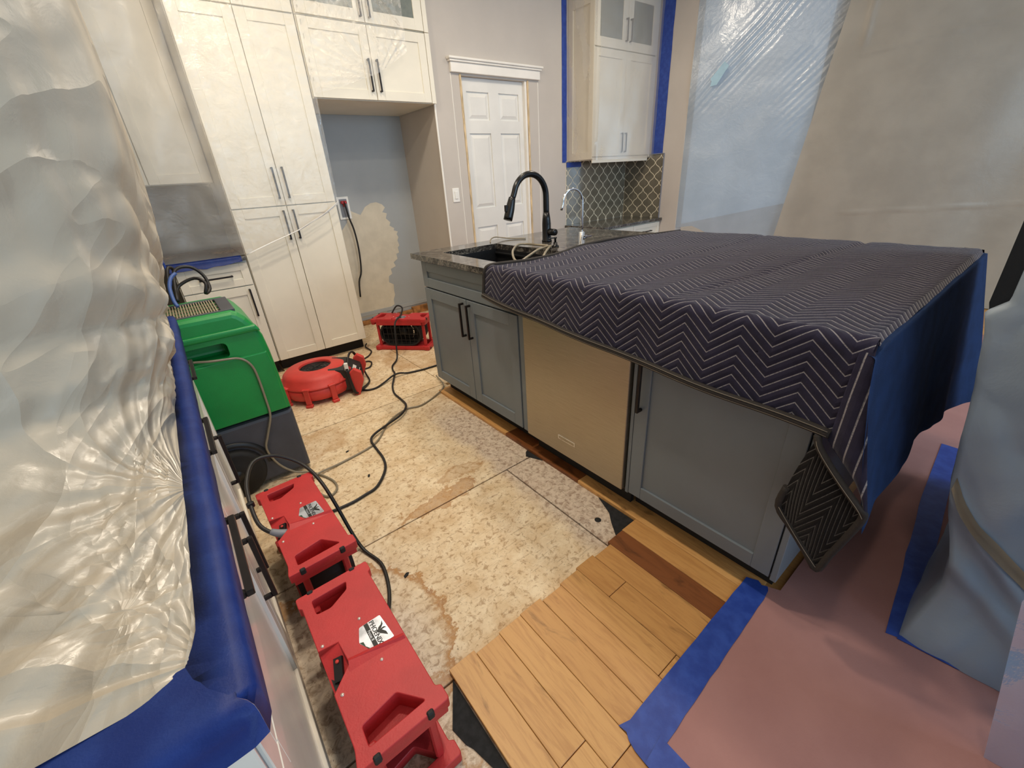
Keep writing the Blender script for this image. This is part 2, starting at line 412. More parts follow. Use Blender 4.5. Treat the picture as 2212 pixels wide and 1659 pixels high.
def dup(root, loc, rotz, label):
    r_ = root.copy(); COL.objects.link(r_); r_.location = loc; r_.rotation_euler = (0, 0, rotz); r_['label'] = label
    for ch in list(root.children):
        c = ch.copy(); COL.objects.link(c); c.parent = r_
        for g in ch.children:
            d = g.copy(); COL.objects.link(d); d.parent = c
    return r_

def curve_mesh(loops, th, bev=0):
    """flat polygon with holes -> mesh of thickness th centred on z=0"""
    cu = bpy.data.curves.new('outline', 'CURVE'); cu.dimensions = '2D'; cu.fill_mode = 'BOTH'; cu.extrude = th/2-bev; cu.bevel_depth = bev; cu.bevel_resolution = 1
    if bev: cu.offset = -bev
    for L in loops:
        sp = cu.splines.new('POLY'); sp.points.add(len(L)-1); sp.use_cyclic_u = True
        for p, q in zip(sp.points, L): p.co = (q[0], q[1], 0, 1)
    o = bpy.data.objects.new('outline', cu); COL.objects.link(o)
    me = bpy.data.meshes.new_from_object(o.evaluated_get(bpy.context.evaluated_depsgraph_get()))
    bpy.data.objects.remove(o); bpy.data.curves.remove(cu); me.materials.clear(); return me
def text_mesh(txt, size, th=.0004):
    cu = bpy.data.curves.new('lettering', 'FONT'); cu.body = txt; cu.size = size; cu.align_x = 'CENTER'; cu.align_y = 'CENTER'; cu.extrude = th; cu.resolution_u = 2
    o = bpy.data.objects.new('lettering', cu); COL.objects.link(o)
    me = bpy.data.meshes.new_from_object(o.evaluated_get(bpy.context.evaluated_depsgraph_get()))
    bpy.data.objects.remove(o); bpy.data.curves.remove(cu); me.materials.clear(); return me

def sstep(a, b, x):
    t = min(1, max(0, (x-a)/(b-a))); return t*t*(3-2*t)
def lerp_pts(T, x):
    if x <= T[0][0]: return T[0][1]
    for (a, va), (b, vb) in zip(T, T[1:]):
        if x <= b: return va+(vb-va)*(x-a)/(b-a)
    return T[-1][1]
def fbm(p, o=3): return noise.fractal(p, 1.0, 2.0, o)

# ---- shaker door / drawer front, facing -y ('y') or -x ('x') or +x ('X')
def shaker(name, parent, face, plane, a0, a1, z0, z1, m, rail=.06, th=.02, inset=.008, panel_mat=None, inner=None):
    """plane: coordinate of the outer face; the front is th thick behind it. Returns the door (frame) with its panel as child"""
    sgn = -1 if face == 'X' else 1
    def bx(b, u0, u1, w0, w1, d0, d1, bev=0):
        if face == 'y': b.box(u0, u1, plane+d0, plane+d1, w0, w1, bev)
        else: b.box(plane+sgn*d0, plane+sgn*d1, u0, u1, w0, w1, bev)
    b = B(); rl = rail
    bx(b, a0, a0+rl, z0, z1, 0, th, .0015); bx(b, a1-rl, a1, z0, z1, 0, th, .0015)
    bx(b, a0+rl, a1-rl, z0, z0+rl, 0, th, .0015); bx(b, a0+rl, a1-rl, z1-rl, z1, 0, th, .0015)
    d = obj(name, b, m, parent)
    p = B(); bx(p, a0+rl-.004, a1-rl+.004, z0+rl-.004, z1-rl+.004, inset, th-.001)
    obj('glass_pane' if panel_mat == 'glass' else 'panel', p, panel_mat or m, d)
    return d
def bar_handle(parent, face, plane, u, w, vert, L, out=.03, t=.011):
    """bar pull centred at (u,w) on the face; sub-part of a door"""
    sgn = -1 if face == 'X' else 1
    b = B()
    def bx(u0, u1, w0, w1, d0, d1):
        if face == 'y': b.box(u0, u1, plane+d0, plane+d1, w0, w1, .0015)
        else: b.box(plane+sgn*d0, plane+sgn*d1, u0, u1, w0, w1, .0015)
    h = L/2
    if vert:
        bx(u-t/2, u+t/2, w-h, w+h, -out, -out+t)
        for e in (-h+t/2, h-t/2): bx(u-t/2, u+t/2, w+e-t/2, w+e+t/2, -out+t, 0)
    else:
        bx(u-h, u+h, w-t/2, w+t/2, -out, -out+t)
        for e in (-h+t/2, h-t/2): bx(u+e-t/2, u+e+t/2, w-t/2, w+t/2, -out+t, 0)
    return obj('handle', b, 'handle', parent)

# ------------------------------------------------------------------ room shell
fl = struct('floor', B().box(-.8, 18.0, -2.6, 6.0, -.12, -.022), 'subfloor')
rects = [(-.74, 1.24, 2.453, 3.60), (1.244, 2.30, 2.453, 3.60), (-.74, 1.24, 1.372, 2.447), (-.74, .958, .708, 1.366), (.964, 1.24, .708, 1.366),
         (-.74, .25, -.6, .702), (.42, 2.09, 3.604, 4.30)]
for (x0, x1, y0, y1) in rects:
    obj('plywood_panel', B().box(x0, x1, y0, y1, -.022, 0, .0015), 'subfloor', fl)
struct('floor_hall', B().box(.25, 18.0, -2.6, .70, -.02, .0035).box(1.236, 18.0, .70, 2.36, -.02, .0175).box(2.302, 18.0, 2.36, 6.0, -.02, .0175), 'plank', fl)
# hardwood planks (each one a board of its own)
W_ = .0893
plk = {0: [(.728, -.62)], 1: [(.716, .357), (.355, -.7)], 2: [(.722, .279), (.277, -.7)], 3: [(.726, -.4)], 4: [(.714, -.2)], 5: [(.722, .328), (.326, -.3)],
       6: [(.73, .578), (.576, .05), (.048, -.3)], 7: [(.719, -.1)], 8: [(.733, -.1)], 9: [(.735, -.1)]}
for k, segs in plk.items():
    for (ya, yb) in segs:
        obj('plank', B().box(.247+W_*k+.0006, .247+W_*(k+1)-.0006, yb, ya, .0036, .018, .0012), 'plank_dark' if k == 8 else 'plank', fl)
for (ya, yb, mm) in ((2.36, 1.61, 'plank'), (1.608, 1.062, 'plank_dark'), (1.06, .265, 'plank')):
    obj('plank', B().box(1.1405, 1.235, yb, ya, .001, .018, .0012), mm, fl)
def flat(name, pts, z0, z1, m, parent=None): return obj(name, B().prism(pts, 'z', z0, z1), m, parent)
flat('felt_scrap', [(1.02, .738), (1.138, .74), (1.138, .93), (1.125, .90), (1.10, .84), (1.065, .80)], .0005, .004, 'felt', fl)
flat('felt_scrap', [(1.10, 1.385), (1.138, 1.30), (1.138, 1.42), (1.12, 1.41)], .0005, .004, 'felt', fl)
flat('felt_scrap', [(.18, .60), (.245, .705), (.245, .40), (.215, .47), (.20, .53), (.19, .55)], .0005, .004, 'felt', fl)
obj('hole_shade_disc', B().lathe([(0, .0012), (.013, .0012), (.014, .0004)], (1.035, .845, 0), 12), 'dark', fl)  # dark disc on the floor, giving the hole's shade by colour

struct('wall_left', B().box(-.85, -.75, -2.6, 4.45, 0, 3.0), 'wall')
wb = struct('wall_back', B().box(-.85, 2.105, 4.30, 4.42, 0, 3.0), 'alcove')
pp = [(1.438, 1.115), (1.47, 1.09), (1.543, 1.055), (1.60, 1.12), (1.662, 1.15), (1.72, 1.155), (1.776, 1.13), (1.80, 1.10), (1.765, 1.06), (1.81, 1.045), (1.79, 1.0), (1.83, .96), (1.815, .93), (1.86, .90),
      (1.852, .88), (1.893, .865), (1.875, .84), (1.888, .81), (1.872, .78), (1.884, .73), (1.862, .71), (1.868, .66), (1.835, .65), (1.838, .60), (1.79, .57), (1.805, .53), (1.745, .51), (1.752, .46), (1.71, .44),
      (1.70, .38), (1.745, .35), (1.738, .28), (1.74, .24), (1.715, .19), (1.715, .14), (1.65, .11), (1.609, .075), (1.30, .075), (1.30, .9), (1.40, 1.0)]
obj('plaster_patch', B().prism(pp, 'y', 4.2975, 4.302), 'patch', wb)
wd = B().prism([(2.105, 0), (2.105, 3.0), (4.78, 3.0), (4.78, 0), (3.128, 0), (3.128, 2.09), (2.372, 2.09), (2.372, 0)], 'y', 3.62, 4.40)
wdo = struct('wall_hall', wd, 'wall')
struct('wall_right', B().box(4.66, 4.78, 2.862, 3.619, 0, 3.0, .004), 'wall')
struct('ceiling', B().box(-.85, 5.5, -2.6, 4.45, 3.0, 3.08), 'ceiling')
# partition beyond the plastic barrier
def barx(y): return 4.66+.344*(2.86-y)
pw = B().prism([(barx(1.83)+.06, 1.83), (barx(-2.4)+.06, -2.4), (barx(-2.4)+.2, -2.4), (barx(1.83)+.2, 1.83)], 'z', 0, 3.0)
struct('wall_hallway', pw, 'wall')
struct('trim_1', B().box(2.097, 2.115, 3.611, 3.622, 0, 2.98, .004), 'trim')          # corner bead, its lit edge put in as a white strip
struct('trim_2', B().box(1.9, 2.104, 4.24, 4.30, .0, .07, .003).box(1.12, 1.9, 4.262, 4.30, .0, .045, .003), 'sill')    # exposed sill plate
struct('trim_3', B().box(1.12, 2.105, 4.292, 4.30, .085, .125, .002), 'alcove')

# ------------------------------------------------------------------ pocket door, its head casing and raw jambs
dr = struct('door_1', B().box(2.372, 3.128, 3.672, 3.70, .02, 2.088), 'door')
fr = B()
for (x0, x1, z0, z1) in ((2.372, 2.458, .02, 2.088), (3.046, 3.128, .02, 2.088), (2.697, 2.811, .26, .869), (2.697, 2.811, 1.04, 1.672), (2.697, 2.811, 1.774, 1.989), (2.458, 3.046, 1.989, 2.088), (2.458, 3.046, 1.672, 1.774), (2.458, 3.046, .869, 1.04), (2.458, 3.046, .02, .26)):
    fr.box(x0, x1, 3.660, 3.673, z0, z1)
obj('stile_and_rail_face', fr, 'door', dr)
for (x0, x1) in ((2.458, 2.697), (2.811, 3.046)):
    for (z0, z1) in ((1.774, 1.989), (1.04, 1.672), (.26, .869)):
        b = B(); e = .038; v = []
        for (d, y) in ((0, 3.6735), (.012, 3.6725), (e, 3.6625), (e+.001, 3.6615)):
            v.append([b.bm.verts.new(p) for p in ((x0+d, y, z0+d), (x1-d, y, z0+d), (x1-d, y, z1-d), (x0+d, y, z1-d))])
        for A_, B_ in zip(v, v[1:]):
            for k in range(4): b.bm.faces.new((A_[k], A_[(k+1) % 4], B_[(k+1) % 4], B_[k]))
        b.bm.faces.new(v[-1]); obj('raised_panel', b, 'door', dr)
obj('edge_pull', B().box(2.380, 2.408, 3.656, 3.662, .895, .985, .002), 'black', dr)
cs = B().box(2.285, 3.272, 3.592, 3.62, 2.105, 2.175, .003).box(2.272, 3.285, 3.578, 3.62, 2.175, 2.190, .003).box(2.262, 3.296, 3.566, 3.62, 2.190, 2.208, .004)
hc = struct('trim_4', cs, 'trim')
struct('trim_5', B().box(2.373, 2.392, 3.612, 3.668, .02, 2.10, .003), 'rawwood')
struct('trim_6', B().box(3.098, 3.123, 3.622, 3.668, .02, 2.10, .003), 'trim')
struct('trim_7', B().box(3.124, 3.142, 3.612, 3.668, .02, 2.10, .003), 'rawwood')
for i, x in enumerate((2.290, 3.262)):                                                # paint ridges left by the removed casing
    b = B(); n = 40
    b.tube([(x+.0015*fbm(Vector((k*.6, x, 0))), 3.62, .05+2.05*k/n) for k in range(n+1)], .0035, 5, 1)
    struct('trim_%d' % (8+i), b, 'trim')

# light switch
t = thing('light_switch', 'white light switch plate between corner and raw pocket door jamb', 'light switch', (2.218, 3.62, 1.12))
obj('plate', B().box(2.182, 2.254, 3.613, 3.62, 1.118, 1.236, .003), 'outlet', t)
obj('rocker', B().box(2.202, 2.234, 3.606, 3.614, 1.145, 1.21, .003), 'outlet', t)
# water valve box and power cord in the fridge alcove
t = thing('valve_box', 'white wall box with red valve handle in refrigerator alcove', 'valve box', (1.39, 4.29, 1.06))
obj('plate', B().box(1.345, 1.455, 4.288, 4.30, 1.03, 1.225, .003), 'outlet', t)
obj('recess', B().box(1.365, 1.435, 4.284, 4.289, 1.05, 1.205), 'lightgrey', t)
obj('valve_handle', B().box(1.375, 1.425, 4.255, 4.286, 1.165, 1.19, .004).box(1.393, 1.407, 4.255, 4.284, 1.14, 1.19, .003), 'red', t)
solo('water_line', B().tube([(1.40, 4.245, 1.17), (1.41, 4.245, 1.05), (1.435, 4.25, .93), (1.44, 4.25, .75), (1.42, 4.255, .55), (1.38, 4.26, .45), (1.36, 4.265, .3)], .008, 6), 'cord',
     'thin black line hanging down the patched alcove wall from red valve', 'hose')

# ------------------------------------------------------------------ tall pantry
t = thing('pantry_cabinet', 'tall white shaker pantry cabinet between drawer base and refrigerator alcove', 'cabinet', (.76, 3.9, 0))
obj('carcass', B().box(.408, 1.116, 3.592, 4.285, .10, 2.82), 'white', t)
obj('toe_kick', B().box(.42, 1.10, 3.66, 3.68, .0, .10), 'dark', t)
for (z0, z1, hz) in ((.103, 1.205, 1.08), (1.212, 2.322, 1.355), (2.330, 2.815, 2.46)):
    for (x0, x1, hx) in ((.412, .757, .727), (.762, 1.108, .792)):
        d = shaker('door', t, 'y', 3.57, x0, x1, z0, z1, 'white', .062)
        bar_handle(d, 'y', 3.57, hx, hz, True, .2)

# drawer base on the back run, with its counter
t = thing('base_cabinet', 'white base cabinet with one drawer left of pantry behind green dehumidifier', 'cabinet', (.19, 3.9, 0))
obj('carcass', B().box(-.03, .404, 3.592, 4.285, .10, .884), 'white', t)
obj('toe_kick', B().box(-.03, .404, 3.66, 3.68, .0, .10), 'dark', t)
d = shaker('drawer', t, 'y', 3.57, -.022, .398, .712, .868, 'white', .05); bar_handle(d, 'y', 3.57, .19, .79, False, .2)
d = shaker('door', t, 'y', 3.57, -.022, .398, .105, .705, 'white', .06); bar_handle(d, 'y', 3.57, .362, .585, True, .2)
solo('countertop', B().box(-.74, .404, 3.54, 4.29, .885, .915, .003), 'granite', 'dark stone counter under blue tape left of the tall pantry', 'countertop')
M['slate'] = mat('slate_backsplash', (52, 62, 68), .4, var=(6, .15))
solo('backsplash', B().box(-.74, .405, 4.285, 4.299, .916, 1.38), 'slate', 'slate grey backsplash seen through cloudy plastic above taped counter', 'backsplash')
t = thing('upper_cabinet', 'white upper cabinet blurred behind plastic left of the pantry', 'cabinet', (.18, 4.1, 1.38))
obj('carcass', B().box(-.72, .404, 3.97, 4.299, 1.385, 2.8), 'white', t)
for (x0, x1) in ((-.70, -.34), (-.335, .03), (.035, .40)): shaker('door', t, 'y', 3.95, x0, x1, 1.39, 2.795, 'white', .06)

# cabinets over the refrigerator alcove
t = thing('over_fridge_cabinet', 'white two door cabinet with dark pulls above the empty refrigerator alcove', 'cabinet', (1.6, 3.9, 1.87))
obj('carcass', B().box(1.122, 2.098, 3.592, 4.295, 1.872, 2.328), 'white', t)
obj('filler_strip', B().box(2.062, 2.099, 3.570, 3.592, 1.872, 2.328, .001), 'white', t)
for (x0, x1, hx) in ((1.126, 1.592, 1.562), (1.597, 2.058, 1.628)):
    d = shaker('door', t, 'y', 3.57, x0, x1, 1.876, 2.324, 'white', .062); bar_handle(d, 'y', 3.57, hx, 2.025, True, .2)
t = thing('glass_door_cabinet', 'white glass fronted cabinet topmost above the refrigerator alcove', 'cabinet', (1.6, 3.9, 2.33))
obj('carcass', B().box(1.122, 2.098, 3.592, 4.295, 2.332, 2.82), 'white', t)
obj('filler_strip', B().box(2.062, 2.099, 3.570, 3.592, 2.332, 2.82, .001), 'white', t)
for (x0, x1, hx) in ((1.126, 1.592, 1.562), (1.597, 2.058, 1.628)):
    d = shaker('door', t, 'y', 3.57, x0, x1, 2.336, 2.815, 'white', .07, panel_mat='glass'); bar_handle(d, 'y', 3.57, hx, 2.46, True, .2)

# ------------------------------------------------------------------ corner desk, backsplash and its wall cabinet
t = thing('desk_cabinet', 'white drawer cabinet under the low dark corner counter', 'cabinet', (4.15, 3.35, 0))
obj('carcass', B().box(3.66, 4.658, 3.092, 3.618, .10, .733), 'white', t)
obj('toe_kick', B().box(3.66, 4.658, 3.14, 3.16, .018, .10), 'dark', t)
for (x0, x1) in ((3.665, 4.155), (4.16, 4.652)):
    d = shaker('drawer', t, 'y', 3.07, x0, x1, .56, .722, 'white', .045); bar_handle(d, 'y', 3.07, (x0+x1)/2, .64, False, .15)
    shaker('door', t, 'y', 3.07, x0, x1, .105, .552, 'white', .06)
solo('countertop', B().box(3.62, 4.658, 3.045, 3.618, .735, .765, .003), 'granite', 'low dark stone corner counter under patterned tile backsplash', 'countertop')

def lantern(p, q):
    """outline of an arabesque tile of width p, height q, centred at 0,0"""
    out = []
    cor = [(0, q/2), (p/2, 0), (0, -q/2), (-p/2, 0)]
    for k in range(4):
        a, b_ = Vector(cor[k]), Vector(cor[(k+1) % 4]); d = b_-a; nrm = Vector((d.y, -d.x)).normalized()
        if nrm.dot((a+b_)/2) < 0: nrm = -nrm
        sg = 1 if k % 2 == 0 else -1
        for i in range(6):
            tt = i/6
            out.append(a+d*tt+nrm*(-.0045*math.sin(2*PI*tt)*sg*(1)))
    return out
def backsplash(label, plane, axis, a0, a1, z0, z1, pitch, name):
    t = thing(name, label, 'backsplash', ((a0+a1)/2, plane, z0) if axis == 'y' else (plane, (a0+a1)/2, z0))
    g = B()
    if axis == 'y': g.box(a0, a1, plane-.004, plane-.0005, z0, z1)
    else: g.box(plane-.004, plane-.0005, a0, a1, z0, z1)
    obj('grout_bed', g, 'tilegrout', t)
    q = pitch; out = lantern(pitch-.012, q-.012)
    rows = int((z1-z0)/(q/2))+3; cols = int((a1-a0)/pitch)+3
    for rr in range(-1, rows):
        for cc in range(-1, cols):
            ca = a0+.03+cc*pitch+(pitch/2 if rr % 2 else 0); cz = z0+.02+rr*q/2
            poly = [(ca+p.x, cz+p.y) for p in out]
            for (ix, lim, sg) in ((0, a0+.004, 1), (0, a1-.004, -1), (1, z0+.001, 1), (1, z1-.004, -1)):   # clip
                new = []
                for i in range(len(poly)):
                    A_, B_ = poly[i], poly[(i+1) % len(poly)]
                    ia, ib = sg*(A_[ix]-lim) >= 0, sg*(B_[ix]-lim) >= 0
                    if ia: new.append(A_)
                    if ia != ib:
                        k = (lim-A_[ix])/(B_[ix]-A_[ix]); new.append((A_[0]+(B_[0]-A_[0])*k, A_[1]+(B_[1]-A_[1])*k))
                poly = new
                if len(poly) < 3: break
            if len(poly) < 3: continue
            ar = abs(sum(poly[i][0]*poly[(i+1) % len(poly)][1]-poly[(i+1) % len(poly)][0]*poly[i][1] for i in range(len(poly))))/2
            if ar < 4e-4: continue
            b = B()
            if axis == 'y': b.prism(poly, 'y', plane-.0058, plane-.003)
            else: b.prism(poly, 'x', plane-.0058, plane-.003)
            obj('tile', b, 'tile', t)
    return t
backsplash('taupe arabesque tile backsplash on the back wall behind the chrome tap', 3.62, 'y', 3.64, 4.655, .766, 1.412, .146, 'backsplash')
t = backsplash('taupe arabesque tile backsplash on the short side wall with edge trim', 4.66, 'x', 3.095, 3.612, .766, 1.428, .140, 'backsplash')
obj('edge_trim', B().box(4.646, 4.6595, 3.085, 3.095, .766, 1.436, .001).box(4.646, 4.6595, 3.095, 3.28, 1.428, 1.437, .001), 'lightgrey', t)

t = thing('upper_cabinet', 'tall white corner wall cabinet wrapped in film and edged with blue tape', 'cabinet', (4.16, 3.45, 1.41))
obj('carcass', B().box(3.687, 4.652, 3.302, 3.616, 1.412, 2.82), 'white', t)
obj('filler_strip', B().box(4.625, 4.653, 3.282, 3.302, 1.412, 2.82, .001), 'white', t)
obj('valance', B().box(3.69, 4.62, 3.287, 3.302, 1.375, 1.43, .002), 'white', t)
sd = B()
for (y0, y1, z0, z1) in ((3.284, 3.34, 1.412, 2.82), (3.556, 3.616, 1.412, 2.82), (3.34, 3.556, 1.412, 1.48), (3.34, 3.556, 2.66, 2.82)): sd.box(3.672, 3.688, y0, y1, z0, z1, .001)
obj('side_panel_frame', sd, 'white', t)
for (x0, x1, hx) in ((3.675, 4.150, 4.122), (4.155, 4.622, 4.184)):
    d = shaker('door', t, 'y', 3.28, x0, x1, 1.432, 2.335, 'white', .065); bar_handle(d, 'y', 3.28, hx, 1.555, True, .18)
    d = shaker('door', t, 'y', 3.28, x0, x1, 2.345, 2.81, 'white', .075, panel_mat='glass'); bar_handle(d, 'y', 3.28, hx, 2.50, True, .18)

# ------------------------------------------------------------------ island
t = thing('sink_cabinet', 'blue grey two door sink cabinet at the far end of island', 'cabinet', (1.45, 1.87, 0))
obj('carcass', B().box(1.163, 1.95, 1.405, 2.34, .12, .68).box(1.163, 1.2, 1.405, 2.34, .68, .893).box(1.163, 1.95, 2.31, 2.345, .12, .893, .001), 'grey', t)
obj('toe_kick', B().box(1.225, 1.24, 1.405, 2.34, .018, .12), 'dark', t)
shaker('false_drawer_front', t, 'x', 1.14, 1.449, 2.335, .738, .886, 'grey', .055)
d = shaker('door', t, 'x', 1.14, 1.879, 2.335, .127, .730, 'grey', .062); bar_handle(d, 'x', 1.14, 1.908, .616, True, .19)
d = shaker('door', t, 'x', 1.14, 1.449, 1.874, .127, .730, 'grey', .062); bar_handle(d, 'x', 1.14, 1.842, .616, True, .19)
obj('face_strip', B().box(1.146, 1.164, 1.407, 1.446, .12, .893, .002), 'grey', t)
t = thing('dishwasher', 'stainless steel dishwasher with plain front between blue grey doors', 'dishwasher', (1.45, 1.1, 0))
obj('tub', B().box(1.17, 1.75, .806, 1.396, .10, .885), 'black', t)
obj('door', B().box(1.128, 1.168, .808, 1.394, .128, .883, .004, 2), 'steel', t)
obj('toe_panel', B().box(1.2, 1.22, .808, 1.394, .02, .125), 'dark', t)
bd = obj('badge', B().box(1.1262, 1.1285, 1.068, 1.172, .206, .228, .0006), 'chrome', t)
obj('badge_face', B().box(1.1256, 1.1264, 1.073, 1.167, .210, .224), 'steel', bd)
t = thing('base_cabinet', 'blue grey single door cabinet at the near end of island', 'cabinet', (1.45, .5, 0))
obj('carcass', B().box(1.163, 1.95, .246, .798, .12, .893), 'grey', t)
obj('toe_kick', B().box(1.225, 1.24, .25, .80, .018, .12), 'dark', t)
d = shaker('door', t, 'x', 1.14, .248, .783, .127, .886, 'grey', .055); bar_handle(d, 'x', 1.14, .757, .615, True, .19)
obj('face_strip', B().box(1.142, 1.164, .786, .800, .12, .893, .001), 'grey', t)
obj('end_panel', B().box(1.142, 2.05, .226, .244, .118, .893, .002), 'grey', t)
# counter slab with a cut-out for the sink
b = B(); hx0, hx1, hy0, hy1 = 1.245, 1.635, 1.47, 2.245
for (x0, x1, y0, y1) in ((1.115, 2.46, hy1, 2.41), (1.115, 2.46, .205, hy0), (1.115, hx0, hy0, hy1), (hx1, 2.46, hy0, hy1)): b.box(x0, x1, y0, y1, .895, .926)
solo('countertop', b, 'granite', 'dark veined stone island counter around the black sink', 'countertop')
t = thing('island_sink', 'black undermount sink basin set in the stone island counter', 'sink', (1.44, 1.86, .69))
b = B()
b.box(hx0-.012, hx0+.003, hy0-.012, hy1+.012, .70, .895).box(hx1-.003, hx1+.012, hy0-.012, hy1+.012, .70, .895)
b.box(hx0, hx1, hy0-.012, hy0+.003, .70, .895).box(hx0, hx1, hy1-.003, hy1+.012, .70, .895).box(hx0, hx1, hy0, hy1, .69, .705)
obj('basin', b, 'sink', t)
obj('ledge', B().box(hx0+.003, hx0+.018, hy0, hy1, .868, .876).box(hx1-.018, hx1-.003, hy0, hy1, .868, .876), 'sink', t)
obj('drain', B().lathe([(0, .7065), (.02, .7065), (.042, .709), (.045, .706)], (1.44, 1.86, 0), 20), 'chrome', t)

# black pull-down faucet
t = thing('kitchen_faucet', 'black gooseneck pull down kitchen faucet behind the sink', 'faucet', (1.845, 2.0, .926))
fx, fy = 1.845, 2.0
obj('base', B().lathe([(0, .927), (.031, .927), (.031, .935), (.027, .94), (.0265, 1.03), (.024, 1.06), (.018, 1.10), (0, 1.10)], (fx, fy, 0), 20), 'matte_black', t)
R_ = .122; arc = [(fx, fy, 1.08), (fx, fy, 1.14)]+[(fx-R_+R_*math.cos(a), fy, 1.185+R_*math.sin(a)) for a in [k*PI/12 for k in range(0, 12)]]
arc += [(fx-2*R_-.012, fy, 1.185)]
obj('spout', B().tube(arc, lambda k: .0185-.003*k, 12, 2), 'matte_black', t)
hd = obj('spray_head', B().tube([(fx-2*R_-.012, fy, 1.195), (fx-2*R_-.03, fy, 1.14), (fx-2*R_-.052, fy, 1.08)], lambda k: .0185+.007*min(1, k*1.8), 12, 3), 'matte_black', t)
obj('spray_button', B().box(fx-2*R_-.068, fx-2*R_-.05, fy-.008, fy+.008, 1.125, 1.16, .003), 'black', hd)
obj('handle', B().lathe([(0, 0), (.018, 0), (.020, .01), (.020, .05), (.017, .056), (0, .056)], (fx, fy-.078, .985), 16, 'y'), 'matte_black', t)
#obj('lever', B().tube([(fx, fy-.07, .985), (fx+.05, fy-.075, 1.0), (fx+.085, fy-.078, 1.012)], .006, 8), 'matte_black', t)
# chrome filtered water tap
cx_, cy_ = 1.825, 1.69
t = thing('water_tap', 'slim chrome gooseneck drinking water tap beside the blanket edge', 'faucet', (cx_, cy_, .926))
obj('body', B().lathe([(0, .927), (.022, .927), (.022, .933), (.017, .936), (.017, 1.0), (.012, 1.004), (0, 1.004)], (cx_, cy_, 0), 16), 'chrome', t)
Rt = .068; ar = [(cx_, cy_, 1.0), (cx_, cy_, 1.08)]+[(cx_-(Rt-Rt*math.cos(a))*.97, cy_+(Rt-Rt*math.cos(a))*.12, 1.155+Rt*math.sin(a)) for a in [k*PI/10 for k in range(0, 11)]]+[(cx_-2*Rt-.006, cy_+.017, 1.125)]
obj('spout', B().tube(ar, .0068, 10, 2), 'chrome', t)
obj('lever', B().box(cx_-.005, cx_+.05, cy_-.03, cy_-.014, .972, .982, .002).box(cx_+.016, cx_+.022, cy_-.02, cy_+.0, .965, .985, .001), 'chrome', t)
t = thing('soap_dispenser', 'small black soap pump between the two faucets', 'soap dispenser', (1.725, 1.80, .926))
obj('body', B().lathe([(0, .927), (.021, .927), (.021, .933), (.012, .938), (.011, .952), (0, .952)], (1.725, 1.80, 0), 16), 'matte_black', t)
obj('nozzle', B().lathe([(0, .95), (.006, .95), (.006, .972), (.010, .973), (.010, .98), (0, .98)], (1.725, 1.80, 0), 12).tube([(1.725, 1.80, .976), (1.70, 1.805, .977), (1.685, 1.81, .972)], .004, 6), 'matte_black', t)
solo('drain_hose', B().tube([(1.70, 1.83, .934), (1.68, 1.90, .936), (1.66, 1.98, .938), (1.60, 1.985, .94), (1.48, 1.88, .935), (1.40, 1.78, .925), (1.36, 1.71, .915), (1.375, 1.69, .912), (1.46, 1.72, .925), (1.56, 1.76, .938), (1.66, 1.80, .936), (1.70, 1.81, .934), (1.62, 1.745, .938), (1.52, 1.67, .925), (1.44, 1.62, .88), (1.40, 1.60, .80), (1.39, 1.60, .712)], .0065, 8),
     'hose', 'looped pale vinyl drain hose lying over the sink edge', 'hose')
solo('clear_tubing', B().tube([(1.60, 2.26, .931), (1.64, 2.31, .945), (1.70, 2.345, .95), (1.76, 2.35, .94), (1.80, 2.30, .932), (1.86, 2.22, .931)], .004, 6), 'hose', 'thin clear tubing curled at the back of island counter', 'hose')

# ------------------------------------------------------------------ left counter run (drawers and doors seen edge-on)
t = thing('base_cabinet', 'white drawer and door base cabinet run along left aisle beside red fans', 'cabinet', (-.4, 1.1, 0))
obj('carcass', B().box(-.70, -.109, .352, 1.94, .10, .884), 'white_gloss', t)
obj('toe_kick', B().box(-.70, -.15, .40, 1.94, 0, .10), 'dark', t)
for (y0, y1, hy, vy) in ((.350, .972, .665, .925), (.978, 1.43, 1.13, 1.028), (1.436, 1.938, 1.67, 1.49)):
    d = shaker('drawer', t, 'X', -.088, y0, y1, .705, .872, 'white_gloss', .05); bar_handle(d, 'X', -.088, hy, .79, False, .2, .028)
    d = shaker('door', t, 'X', -.088, y0, y1, .108, .698, 'white_gloss', .06); bar_handle(d, 'X', -.088, vy, .52, True, .19, .028)
ep = obj('end_panel', B().box(-.71, -.092, .338, .351, .0, .884, .002), 'lightgrey', t)
obj('end_panel_stile', B().box(-.125, -.09, .332, .3385, .0, .884, .002), 'white_gloss', t)
solo('countertop', B().box(-.745, -.068, .342, 1.94, .885, .914, .004), 'granite', 'dark stone left counter hidden under plastic sheeting and blue tape', 'countertop')

